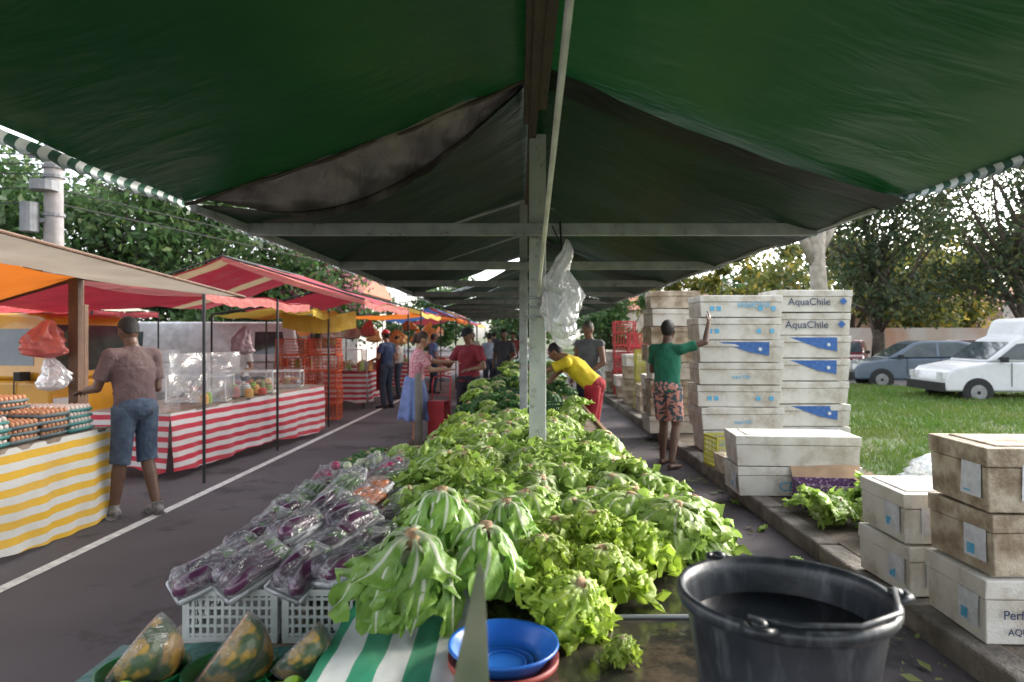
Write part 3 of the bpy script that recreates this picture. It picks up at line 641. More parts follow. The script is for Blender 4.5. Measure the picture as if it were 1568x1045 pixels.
b.obj('cardboard_box',[M_pat,M_card],loc=(2.70,5.95,.13),rz=R(-8))
bag('discarded_plastic_bag',(4.25,6.9,.42),.3,.3,4)
# ------------------------------------------------------------------ trees
def tree(name,x,y,h,cr,seed,lm,nl=9000,ls=.2,trunk=.22,base=.35,nc=22,bark=None,z0=0,flat=.75):
    rnd=random.Random(seed); rs=np.random.RandomState(seed)
    e=empty(name,(x,y,z0)); b=MB()
    tp=[Vector((0,0,0))]; n=6
    for i in range(1,n+1): tp.append(Vector((rnd.uniform(-.1,.1)*i*.6,rnd.uniform(-.1,.1)*i*.6,h*.62*i/n)))
    b.tube(tp,[trunk*(1.25 if i==0 else 1-.12*i) for i in range(n+1)],0,10)
    cs=[];
    for i in range(nc):
        a=rnd.random()*6.28; q=rnd.random()**.5; zz=rnd.uniform(-1,1)
        c=Vector((cr*q*math.cos(a)*math.sqrt(1-zz*zz*.6),cr*q*math.sin(a)*math.sqrt(1-zz*zz*.6),h*(base+(1-base)/2)+zz*h*(1-base)/2*.85)); cs.append(c)
        st=tp[rnd.randint(2,n)]; mid=(st+c)/2+Vector((rnd.uniform(-.3,.3),rnd.uniform(-.3,.3),rnd.uniform(-.1,.4)))
        b.tube([st,mid,c],[trunk*.34,trunk*.2,trunk*.05],0,6)
    b.obj('trunk_and_limbs',bark or M_bark,e,smooth=True)
    per=nl//nc; P=[];mi=[]
    for ci,c in enumerate(cs):
        rr=cr*rnd.uniform(.2,.42); p=rs.normal(0,1,(per,3)); p/=np.linalg.norm(p,axis=1)[:,None]; p*=(rs.rand(per,1)**.45)*rr; p[:,2]*=flat
        p+=rs.normal(0,rr*.16,(per,3))
        P.append(p+np.array(c)); mi+= list(rs.choice([0,1,2],per,p=[.6,.25,.15] if ci%2 else [.25,.6,.15]))
    P=np.concatenate(P); N_=len(P); A=rs.normal(0,1,(N_,3)); A/=np.linalg.norm(A,axis=1)[:,None]; B=np.cross(A,rs.normal(0,1,(N_,3))); B/=np.linalg.norm(B,axis=1)[:,None]
    s1=ls*rs.uniform(.6,1.3,(N_,1)); V=np.stack([P-A*s1,P+B*s1*.45,P+A*s1,P-B*s1*.45],1).reshape(-1,3)
    me=bpy.data.meshes.new('foliage'); me.from_pydata(V.tolist(),[],np.arange(N_*4).reshape(-1,4).tolist())
    for m in lm: me.materials.append(m)
    me.polygons.foreach_set('material_index',np.array(mi,dtype=np.int32)); o=bpy.data.objects.new('foliage',me); S.collection.objects.link(o); o.parent=e
M_bark=pm('bark',(.10,.075,.055),.9,(.05,.04,.03),ns=8,bump=.8,bs=20); M_bpale=pm('pale_bark',(.42,.37,.31),.8,(.25,.22,.18),ns=5,bump=.4)
def lf(n,c): return pm(n,c,.55,tuple(x*.6 for x in c),ns=1.1,transl=.45)
LG=[lf('leaf_a',(.075,.155,.045)),lf('leaf_b',(.045,.10,.03)),lf('leaf_c',(.13,.20,.055))]
LY=[lf('leaf_d',(.20,.22,.04)),lf('leaf_e',(.11,.14,.03)),lf('leaf_f',(.50,.38,.07))]  # yellow glow of low backlight painted into the leaf colours
LK=[lf('leaf_g',(.07,.11,.045)),lf('leaf_h',(.05,.08,.035)),lf('leaf_i',(.17,.18,.06))]
for (x,y,h,cr,sd_) in ((-16.5,20,7.6,3.6,1),(-12.6,21,7.2,3.4,2),(-9.6,22,6.2,3.0,3),(-20,17,8,4,4),(-8.2,27,5.6,2.8,13)): tree('broadleaf_tree',x,y,h,cr,sd_,LG,9000,.14,.25,.25,30)
tree('flowering_tree',-7.2,24,5.2,1.9,5,[lf('pink_leaf',(.45,.14,.22)),LG[0],LG[1]],4000,.12)
for (x,y,h,cr,sd_,l) in ((14.2,27,7.9,3.4,6,LK),(18.4,25,9.0,3.8,7,LK),(22.5,28,10,4,8,LK)): tree('roadside_tree',x,y,h,cr,sd_,l,8000,.12,.3,.32,36)
for (x,y,h,cr,sd_) in ((14.0,36,6.5,3.0,9),(18.5,38,7.5,3.2,10),(23,40,8,3.5,11),(28,42,8,4,14),(10.5,44,5.5,2.6,12)): tree('sunlit_tree',x,y,h,cr,sd_,LY,5000,.2,.2,.1,22)
tree('small_tree',6.4,21,4.1,1.5,15,LY,3000,.11,.12,.4,14)
tree('small_tree',3.6,26,3.6,1.7,16,LG,4000,.12,.12,.2,14)
b=MB(); b.tube([(0,0,0),(.05,0,2),(-.05,.1,4.2),(.1,.1,6)],[.34,.28,.24,.2],0,12); b.tube([(-.05,.1,3.8),(-.7,.1,5.2),(-1.2,0,6.2)],[.2,.14,.1],0,10); b.tube([(0,.1,4.2),(.8,.3,5.6)],[.16,.08],0,10); b.obj('pale_tree_trunk',M_bpale,loc=(9.6,21.8,0),smooth=True)
for (x,y,h,cr,sd_) in ((-30,60,9,6,21),(-20,66,10,6,22),(-10,75,9,6,23),(0,80,7,5,24),(9,72,7,5,25),(20,66,8,6,26),(34,60,9,6,27),(46,50,10,6,28),(-40,45,10,6,29)): tree('distant_tree',x,y,h,cr,sd_,LG,3500,.4,.3,.1,20)
# ------------------------------------------------------------------ houses, utility pole
M_win=pm('window_glass',(.03,.04,.05),.1); M_tile=pm('roof_tile',(.35,.14,.08),.8,bump=.6,bs=20)
def house(x,y,w,d,h,wc,rz=0,roof=True,fl=1):
    e=empty('house',(x,y,0),rz); m=pm('plaster',wc,.85,ns=2,bump=.2)
    b=MB(); b.box((0,0,h/2),(w,d,h)); b.obj('walls',m,e)
    b=MB()
    for f in range(fl):
        for k in range(int(w/2.4)):
            xx=-w/2+1.3+k*2.4; zz=1.5+f*2.9
            b.box((xx,-d/2-.01,zz),(1.1,.06,1.1),0); b.box((xx,-d/2-.05,zz-.6),(1.3,.12,.08),1)
    b.obj('windows',[M_win,M_label],e)
    b=MB()
    if roof: b.add([(-w/2-.4,-d/2-.4,h),(w/2+.4,-d/2-.4,h),(w/2+.4,d/2+.4,h),(-w/2-.4,d/2+.4,h),(-w/2-.4,0,h+1.4),(w/2+.4,0,h+1.4)],[(0,1,5,4),(2,3,4,5),(1,2,5),(3,0,4),(0,3,2,1)])
    else: b.box((0,0,h+.15),(w+.3,d+.3,.3))
    b.obj('roof',M_tile if roof else M_kerb,e)
house(26,50,12,8,3.4,(.55,.35,.25)); house(40,52,12,8,4,(.6,.55,.5)); house(14,56,10,8,3.6,(.6,.5,.4)); house(-24,34,12,8,3.6,(.6,.6,.58)); house(-14,42,10,8,4,(.5,.45,.4)); house(-34,36,10,8,6.4,(.5,.4,.3),fl=2,roof=False)
b=MB(); b.box((22,33,1),(30,.2,2)); b.obj('boundary_wall',pm('wall_paint',(.5,.3,.2),.85,(.6,.55,.5),ns=.6))
up=empty('utility_pole',(-9.75,14.3,0)); b=MB(); b.tube([(0,0,0),(0,0,9.5)],[.21,.14],0,14); b.obj('shaft',pm('pole_concrete',(.27,.26,.255),.85,(.2,.19,.19),ns=4,bump=.3),up,smooth=True)
b=MB(); b.box((0,0,8.6),(2,.1,.12)); b.box((0,-.1,5.35),(.9,.08,.08)); b.tube([(-.33,-.25,3.75),(-.33,-.25,4.35)],.17,0,14); b.box((-.2,-.1,4.0),(.3,.2,.08)); b.tube([(-.05,-.22,4.6),(-.05,-.22,4.8)],.26,0,14)
for z in (3.4,4.1,4.9,5.1): b.tube([(0,0,z),(0,0,z+.06)],.215,0,14)
for s_ in (-.4,-.15,.15,.4): b.tube([(s_,-.1,5.39),(s_,-.1,5.55)],.04,0,8)
for s_ in (-.8,-.3,.3,.8): b.tube([(s_,0,8.66),(s_,0,8.85)],.04,0,8)
b.obj('transformer_and_arms',pm('transformer_grey',(.16,.17,.18),.6),up)
b=MB()
for k,z in enumerate((5.4,5.2,5.0,4.7,6.2,4.4)):
    b.tube([(-9.75+30*t,14.3+(k*.05)+(60*t if k%2 else 45*t),z-1.2*math.sin(math.pi*t)) for t in [i/16 for i in range(17)]],.014,0,5); b.tube([(-9.75-14*t,14.3-7*t,z-.5*math.sin(math.pi*t)) for t in [i/8 for i in range(9)]],.014,0,5)
b.obj('overhead_wires',M_black)
# ------------------------------------------------------------------ vehicles
M_tyre=pm('tyre',(.02,.02,.02),.8); M_hub=pm('hubcap',(.35,.35,.36),.35,metal=.6); M_glass=pm('car_glass',(.03,.045,.05),.06,(.06,.075,.08),ns=3); M_tl=pm('tail_lamp',(.5,.02,.02),.3); M_hl=pm('head_lamp',(.7,.7,.7),.15)
def vehicle(name,x,y,rz,body,prof,green,wb,wr,W,mat,winbands):
    e=empty(name,(x,y,0),rz)
    def extr(poly,w0,w1,nm,mat_):
        b=MB(); n=len(poly); zs=[p[1] for p in poly]; z0,z1=min(zs),max(zs)
        def wd(z): t=(z-z0)/(z1-z0+1e-6); return w0+(w1-w0)*t
        vs=[(px,-wd(pz)/2,pz) for px,pz in poly]+[(px,wd(pz)/2,pz) for px,pz in poly]
        b.add(vs,[tuple(range(n-1,-1,-1)),tuple(range(n,2*n))]+[(i,(i+1)%n,(i+1)%n+n,i+n) for i in range(n)])
        o=b.obj(nm,mat_,e,bevel=.06); o.modifiers['b'].segments=4; o.data.polygons.foreach_set('use_smooth',[True]*len(o.data.polygons)); o.modifiers['b'].harden_normals=True; return o
    extr(prof,W,W*.97,'body',mat); extr(green,W*.96,W*.80,'cabin',mat)
    zs=[p[1] for p in green]; z0,z1=min(zs),max(zs)
    b=MB()
    for poly in winbands:
        for s_ in (-1,1):
            vs=[]
            for px,pz in poly: t=(pz-z0)/(z1-z0); vs.append((px,s_*(W*(.96-.16*t)/2+.006),pz))
            b.add(vs,[tuple(range(len(vs)))])
    g=green
    for (i,j) in ((0,1),(len(g)-1,len(g)-2)):
        (xa,za),(xb,zb)=g[i],g[j]; q=.12
        def at(t): return xa+(xb-xa)*t, za+(zb-za)*t
        x1,z1_=at(q); x2,z2_=at(1-q); f=lambda z: W*(.96-.16*((z-z0)/(z1-z0)))/2-.07
        sg=-1 if i==0 else 1
        b.add([(x1+sg*.015,-f(z1_),z1_+.01),(x1+sg*.015,f(z1_),z1_+.01),(x2+sg*.015,f(z2_),z2_+.01),(x2+sg*.015,-f(z2_),z2_+.01)],[(0,1,2,3)])
    b.obj('windows',M_glass,e)
    b=MB()
    for px in wb:
        for s_ in (-1,1):
            b.tube([(px,s_*(W/2-.17),wr),(px,s_*(W/2+.008),wr)],wr*1.13,3,24); b.tube([(px,s_*(W/2-.16),wr),(px,s_*(W/2+.02),wr)],wr,0,24); b.tube([(px,s_*(W/2),wr),(px,s_*(W/2+.03),wr)],wr*.6,1,16); b.tube([(px,s_*(W/2),wr),(px,s_*(W/2+.036),wr)],wr*.15,0,8)
    xs=[p[0] for p in prof]; xf,xb_=min(xs),max(xs)
    b.box((xf-.02,0,.42),(.12,W*.96,.2),3); b.box((xb_+.02,0,.42),(.12,W*.96,.2),3)
    for s_ in (-1,1): b.box((xf+.05,s_*W*.38,.68),(.14,.3,.16),4); b.box((xb_-.03,s_*W*.42,.8),(.08,.16,.3),5); b.box((green[0][0]+.35,s_*(W/2+.07),green[0][1]+.06),(.1,.16,.12),0)
    for px in (green[0][0]+.55,green[0][0]+1.45):
        for s_ in (-1,1): b.box((px,s_*(W/2-.0),.72),(.012,.012,.55),3)
    b.obj('wheels_and_trim',[M_tyre,M_hub,M_hub,M_black,M_hl,M_tl],e)
    return e
cp=[(-2.0,.3),(-2.02,.5),(-1.97,.66),(-1.8,.80),(-1.05,.93),(1.9,.98),(2.0,.7),(2.0,.3)]
cg=[(-1.1,.93),(-.35,1.40),(-.1,1.46),(.9,1.47),(1.2,1.40),(1.85,.99)]
cwn=[[(-.80,.98),(-.30,1.33),(-.05,1.39),(.25,1.40),(.25,.99)],[(.33,.99),(.33,1.40),(.85,1.40),(1.1,1.34),(1.5,1.02)]]
vehicle('parked_hatchback_car',12.2,20.9,R(-12),0,cp,cg,(-1.25,1.25),.3,1.7,pm('car_paint_blue_grey',(.08,.11,.15),.3,(.07,.10,.135),coat=.5),cwn)
vehicle('parked_car',16.2,26,R(-10),0,cp,cg,(-1.25,1.25),.3,1.7,pm('car_paint_dark_red',(.12,.015,.02),.3,coat=.5),cwn)
vehicle('parked_car',12.8,27,R(60),0,cp,cg,(-1.25,1.25),.3,1.7,pm('car_paint_maroon',(.15,.02,.03),.3,coat=.5),cwn)
vp=[(-2.0,.32),(-2.02,.55),(-1.98,.70),(-1.82,.86),(-1.1,1.0),(2.1,1.05),(2.15,.7),(2.15,.32)]
vg=[(-1.12,1.0),(-.45,1.52),(-.25,1.60),(-.15,1.97),(0,2.03),(1.9,2.03),(2.05,1.95),(2.14,1.04)]
vehicle('white_delivery_van',11.9,16.4,R(-5),0,vp,vg,(-1.3,1.35),.3,1.72,pm('van_paint_white',(.60,.61,.62),.3,(.56,.57,.58),coat=.4),[[(-.88,1.06),(-.42,1.42),(-.05,1.46),(-.05,1.06)]])
bp=[(-2.2,.35),(-2.2,1.0),(2.2,1.0),(2.2,.35)]; bg=[(-2.2,1.0),(-2.05,1.85),(-1.9,1.92),(2.1,1.92),(2.2,1.0)]
WB=[[(-1.9,1.2),(-1.8,1.7),(-1.2,1.7),(-1.2,1.2)],[(1.2,1.2),(1.2,1.7),(1.9,1.7),(2.0,1.2)]]
vehicle('yellow_van',-8.3,10.4,R(170),0,bp,bg,(-1.3,1.3),.33,1.8,pm('van_paint_yellow',(.55,.26,.012),.35,(.48,.23,.012),coat=.3),WB+[[(-1.0,1.2),(-1.0,1.7),(-.1,1.7),(-.1,1.2)],[(.1,1.2),(.1,1.7),(1,1.7),(1,1.2)]])
vehicle('white_van',-7.2,16.0,R(185),0,bp,bg,(-1.3,1.3),.33,1.8,pm('van_paint_offwhite',(.55,.56,.58),.35,coat=.3),WB)
# ------------------------------------------------------------------ left stalls
M_ys=stripes('yellow_white_stripes',2,.118,(.64,.38,.03),(.56,.55,.52),off=.1); M_rs_=stripes('red_white_stripes',2,.115,(.46,.022,.045),(.56,.53,.52),off=.3)
def skirt(name,p0,p1,zt0,zt1,zb,mat,par,depth=1.0,waves=14):
    p0=Vector(p0);p1=Vector(p1); d=(p1-p0); L=d.length; dn=d.normalized(); nrm=Vector((dn.y,-dn.x))
    b=MB()
    def fn(u,v):
        q=p0+d*u; zt=zt0+(zt1-zt0)*u; fo=(.02*math.sin(u*waves*2.1)+.014*math.sin(u*waves*5+1)+.045*noise.noise(Vector((u*L*2,v*2,3))))*(v+.1)
        s_=.03*math.sin(u*math.pi*3)*v+.035*noise.noise(Vector((u*L*1.3,0,8)))*v
        return (q.x+nrm.x*(fo+.03*v),q.y+nrm.y*(fo+.03*v),zt+(zb-s_-zt)*v)
    b.grid(fn,110,10); o=b.obj(name,mat,par,smooth=True)
    return nrm
es=empty('egg_stall')
skirt('cloth_front',(-3.62,2.8),(-3.62,6.05),.80,.80,.04,M_ys,es); skirt('cloth_end',(-3.62,6.05),(-4.8,6.05),.80,.80,.06,M_ys,es,waves=5)
b=MB(); b.box((-4.2,4.4,.785),(1.16,3.3,.03)); b.obj('tabletop',M_wood,es)
M_eggb=pm('eggshell_brown',(.45,.21,.11),.5,(.38,.17,.08),rnd=.2); M_eggw=pm('eggshell_white',(.60,.50,.45),.5,rnd=.1); M_tg=pm('pulp_tray_grey',(.15,.19,.2),.9,rnd=.3); M_tt=pm('pulp_tray_teal',(.07,.24,.23),.9)
def eggtray(m1,tm):
    b=MB(); b.box((0,0,.016),(.29,.29,.02),0,taper=.9)
    for i in range(6):
        for j in range(6): b.ell((-.12+.048*i,-.12+.048*j,.045),(.021,.021,.027),1,seg=8,rings=6)
    for i in range(7): b.box((-.144+.048*i,0,.028),(.006,.29,.02),0); b.box((0,-.144+.048*i,.027),(.29,.006,.02),0)
    return b.mesh('eggtray',[tm,m1])
ET=[eggtray(M_eggb,M_tg),eggtray(M_eggw,M_tg),eggtray(M_eggw,M_tt)]
for r_ in range(9):
    for c_ in range(3):
        k=0 if (r_ in (6,7) or (r_>3 and c_==2) or random.random()<.2) else random.choice([1,2])
        for i in range((4,5,6)[c_]+random.choice([-1,0,1]) if r_<8 else 4): inst('egg_tray',ET[k],(-3.80-.31*c_+random.uniform(-.012,.012),3.15+.32*r_+random.uniform(-.01,.01),.80+.052*i),(0,0,R(random.uniform(-4,4))))
b=MB(); b.box((-4.12,6.35,1.1),(.09,.09,2.2)); b.box((-4.15,6.5,.95),(.06,.06,1.9)); b.obj('post',M_brown,es)
aw=empty('orange_awning')
b=MB()
P0=Vector((-3.30,3.5,2.31));P1=Vector((-2.81,7.0,2.0));Q0=Vector((-3.72,3.5,2.20));Q1=Vector((-4.1,6.35,2.14))
b.grid(lambda u,v:tuple((P0.lerp(P1,u)).lerp(Q0.lerp(Q1,min(1,u*1.0)),v)+Vector((0,0,-.02*math.sin(v*3.14)+.02*noise.noise(Vector((u*9,v*3,0)))))),30,8); b.obj('cream_valance',M_cream,aw,smooth=True)
b=MB(); R0=Vector((-5.2,3.5,1.98)); R1=Vector((-5.3,6.6,1.86))
b.grid(lambda u,v:tuple((Q0.lerp(Q1,u)).lerp(R0.lerp(R1,u),v)+Vector((0,0,.03*noise.noise(Vector((u*3,v*3,4)))))),20,12); b.obj('orange_sheet',M_orange,aw,smooth=True)
b=MB(); b.tube([Q1,R1],.02,0,8); b.tube([P0,P1],.014,0,8); b.tube([Q1,P1],.015,0,8); b.obj('frame',M_brown,aw)
def awning(name,xa,za,xr,zr,xb,zb,y0,y1,mat,matv=None,skew=0,sag=.05,ys=None):
    e=empty(name)
    def fn(x0,z0,x1,z1):
        return lambda u,v:(x0+(x1-x0)*u+skew*v,y0+(y1-y0)*v,z0+(z1-z0)*u-sag*math.sin(math.pi*u)-.04*math.sin(math.pi*v*2)**2+.04*noise.noise(Vector((u*4,v*5,y0))))
    b=MB(); b.grid(fn(xa,za,xr,zr),14,20,0); b.grid(fn(xr,zr,xb,zb),14,20,0); b.obj('sheet',mat,e,smooth=True)
    if matv:
        b=MB(); b.grid(lambda u,v:(xa+skew*u+.01*math.sin(u*40),y0+(y1-y0)*u,za-.02-.11*v-.04*math.sin(math.pi*u*2)**2+.01*math.sin(u*60)*v),60,2); b.grid(lambda u,v:(xa+(xr-xa)*u,y0-.01,za+(zr-za)*u-sag*math.sin(math.pi*u)-.09*v),20,2); b.obj('valance',matv,e,smooth=True)
    b=MB()
    for yy in (ys or (y0,y1)):
        b.tube([(xa+skew*(yy-y0)/(y1-y0),yy,0),(xa+skew*(yy-y0)/(y1-y0),yy,za)],.018,0,8)
    for yy in (y0,y1): b.tube([(xb,yy,0),(xb,yy,zb)],.018,0,8)
    b.tube([(xr,y0,zr),(xr+skew,y1,zr)],.018,0,8); b.tube([(xa,y0,za),(xr,y0,zr),(xb,y0,zb)],.016,0,8)
    b.obj('poles',M_dark,e); return e
M_rst=stripes('red_cream_awning',1,2.4,(.38,.03,.05),(.55,.42,.24),duty=.84,transl=.3,wob=.05)
awning('red_awning',-3.43,2.12,-4.9,2.28,-6.9,2.0,7.43,10.9,M_red,M_pink,skew=.08,ys=(7.43,9.55))
awning('red_awning',-2.6,2.22,-5.0,2.95,-7.2,2.2,11.5,15.5,M_rst,M_pink,skew=.1,ys=(15.4,))
awning('yellow_awning',-3.35,2.05,-3.9,2.12,-5.0,1.95,11.1,13.5,M_yel,M_yel,ys=(12,))
awning('red_awning',-2.3,2.2,-4.4,2.75,-6.5,2.2,16,20,M_red,M_yel)
awning('orange_awning',-1.9,2.15,-3.2,2.35,-5.2,2.2,20.5,25,M_orange,M_orange)
awning('blue_awning',-1.9,2.2,-3.4,2.7,-5.2,2.2,26,31,tarp_mat('blue_awning',(.05,.15,.4),(.04,.1,.3),.35),M_red)
awning('red_awning',-2.0,2.2,-3.4,2.8,-5.2,2.2,32,40,M_red,M_yel)
awning('cream_awning',-7.4,2.1,-9,2.5,-10.6,2.1,8,14,M_cream,M_red)
sb=empty('striped_cloth_stall')
skirt('cloth_front',(-3.86,7.55),(-3.2,11.2),.74,.80,.10,M_rs_,sb); skirt('cloth_end',(-4.9,7.75),(-3.86,7.55),.74,.74,.10,M_rs_,sb,waves=4)
b=MB(); b.add([(-3.86,7.55,.745),(-3.2,11.2,.805),(-4.25,11.4,.805),(-4.9,7.75,.745)],[(0,1,2,3)]); b.obj('tabletop',M_wood,sb,solid=.02)
def sheet(name,p0,p1,z0,z1,seed,mat=M_film2,par=None):
    b=MB(); p0=Vector(p0);p1=Vector(p1)
    b.grid(lambda u,v:(p0.x+(p1.x-p0.x)*u+.03*noise.noise(Vector((u*5,v*3,seed))),p0.y+(p1.y-p0.y)*u+.04*noise.noise(Vector((u*6,v*2,seed+5))),z0+(z1-z0)*v+.03*math.sin(u*9)*v),24,16)
    return b.obj(name,mat,par,smooth=True)
sheet('clear_plastic_sheet',(-4.35,7.5),(-3.75,7.55),1.45,.75,1); sheet('clear_plastic_sheet',(-3.9,7.6),(-3.6,8.8),1.40,.8,3)
M_acr=film('acrylic',(.8,.85,.88),.06,.5,.03,3)
def showcase(x,y,z,w,d,h,rz=0):
    e=empty('display_case',(x,y,z),rz); b=MB()
    for sx in(-1,1):
        for sy in (-1,1): b.box((sx*w/2,sy*d/2,h/2),(.015,.015,h))
        b.box((sx*w/2,0,h),(.015,d,.015)); b.box((0,sx*d/2,h+.001),(w,.015,.015))
    b.box((0,0,.01),(w,d,.02)); b.obj('frame',M_crw,e)
    b=MB(); b.box((0,-d/2,h/2),(w-.02,.004,h-.03)); b.box((w/2,0,h/2),(.004,d-.02,h-.03)); b.box((0,0,h-.005),(w-.02,d-.02,.004)); b.obj('panes',M_acr,e)
    b=MB()
    for i in range(16): b.ell((random.uniform(-w*.42,w*.42),random.uniform(-d*.4,d*.4),.06+random.uniform(0,h*.3)),(.06,.05,.035),i%3,seg=8,rings=6)
    b.obj('goods',[pm('pastry',(.5,.3,.12),.7),M_label,pm('meat',(.4,.08,.06),.6)],e)
showcase(-4.1,8.8,.77,.7,.45,.32,R(10)); showcase(-3.9,9.9,.79,.7,.45,.3,R(10)); showcase(-3.95,15.2,.85,1.0,.5,.45); showcase(-3.7,10.8,.8,.5,.4,.25,R(10))
M_px=[pm('goods_a',(.55,.3,.1),.6),pm('goods_b',(.5,.5,.48),.6),pm('goods_c',(.25,.35,.1),.6),pm('goods_d',(.5,.1,.08),.6)]
def jars(x,y,z,n,dx,dy,nm='jars_and_packets'):
    b=MB()
    for i in range(n):
        px=x+random.uniform(-dx,dx);py=y+random.uniform(-dy,dy);r_=random.uniform(.03,.06);h=random.uniform(.08,.2); b.tube([(px,py,z),(px,py,z+h*.8),(px,py,z+h*.85),(px,py,z+h)],[r_,r_,r_*.7,r_*.7],random.randint(0,3),10)
    b.obj(nm,M_px)
jars(-3.75,9.3,.79,26,.2,1.2); jars(-3.6,15.3,.85,20,.6,.5); jars(-4.5,13.5,1.0,10,.4,.4)
for k,(x0,x1,y) in enumerate(((-4.3,-3.35,15.0),(-4.2,-3.0,19.5),(-3.8,-2.6,24))):
    sc=empty('striped_cloth_stall'); skirt('cloth_front',(x0,y),(x1,y),.85,.85,.15,M_rs_,sc,waves=5); skirt('cloth_side',(x1,y),(x1,y+1.8),.85,.85,.15,M_rs_,sc,waves=5)
    b=MB(); b.box(((x0+x1)/2,y+.9,.84),(x1-x0,1.8,.02)); b.obj('tabletop',M_wood,sc)
    b=MB();
    for xx in (x0+.1,x1-.1): b.tube([(xx,y+.1,0),(xx,y+.1,.84)],.015,0,6)
    b.obj('legs',M_dark,sc)
    jars(x0+.5,y+.7,.86,25,.4,.6,'produce_display')
for i in range(14):
    x=random.uniform(-4.6,-2.6); y=random.uniform(16,28); bag('hanging_wares',(x,y,random.uniform(1.7,2.1)),random.uniform(.3,.5),random.uniform(.12,.25),i,random.choice([M_px[0],M_px[3],M_filmw,M_cream,M_orange]))
bag('hanging_red_bag',(-4.30,6.2,1.75),.35,.17,2,pm('red_plastic_bag',(.72,.22,.20),.35,transl=.4)); bag('hanging_white_bag',(-4.25,6.22,1.42),.32,.12,5)
bag('hanging_bag',(-4.0,9.9,1.75),.42,.14,8,pm('mauve_cloth',(.4,.3,.32),.7,transl=.3))
b=MB(); b.grid(lambda u,v:(-4.2+1.3*u,12.1+.05*math.sin(u*20),2.05-.3*v-.1*math.sin(u*3.1)),24,6); b.obj('yellow_hanging_cloth',M_yel,smooth=True)
b=MB(); b.tube([(0,0,0),(.01,0,.5),(0,0,1.08)],[.06,.055,.05],0,10); b.obj('timber_post',pm('grey_timber',(.22,.2,.17),.85,bump=.5),loc=(-1.42,9.6,0),smooth=True)
tr=empty('red_shopping_trolley',(-1.14,9.9,0),R(-15)); b=MB()
for s_ in (-1,1): b.tube([(s_*.14,0,.08),(s_*.14,.03,.9),(s_*.13,.08,1.0),(0,.1,1.02)],.012,0,8); b.tube([(s_*.17,0,.09),(s_*.20,0,.09)],.09,1,16)
b.box((0,-.1,.14),(.28,.24,.015));
for z in (.4,.6,.75): b.box((0,.01,z),(.28,.012,.012))
b.box((0,-.08,.42),(.25,.2,.5),2); b.obj('frame',[M_crr,M_tyre,pm('red_canvas',(.4,.02,.03),.7)],tr,bevel=.01)
b=MB(); b.box((.3,14.8,.4),(1.3,3,.8)); b.obj('covered_table',M_gcl2)
for i in range(40): lay(DKG if i%3 else LET,random.uniform(-.3,.9),random.uniform(13.4,16.2),.8+random.uniform(0,.15),.9,.4,'leafy_greens')
for k in range(3): b=MB(); b.box((.3,19+k*4.2,.4),(1.6,3.4,.8)); b.obj('covered_table',M_gcl2)
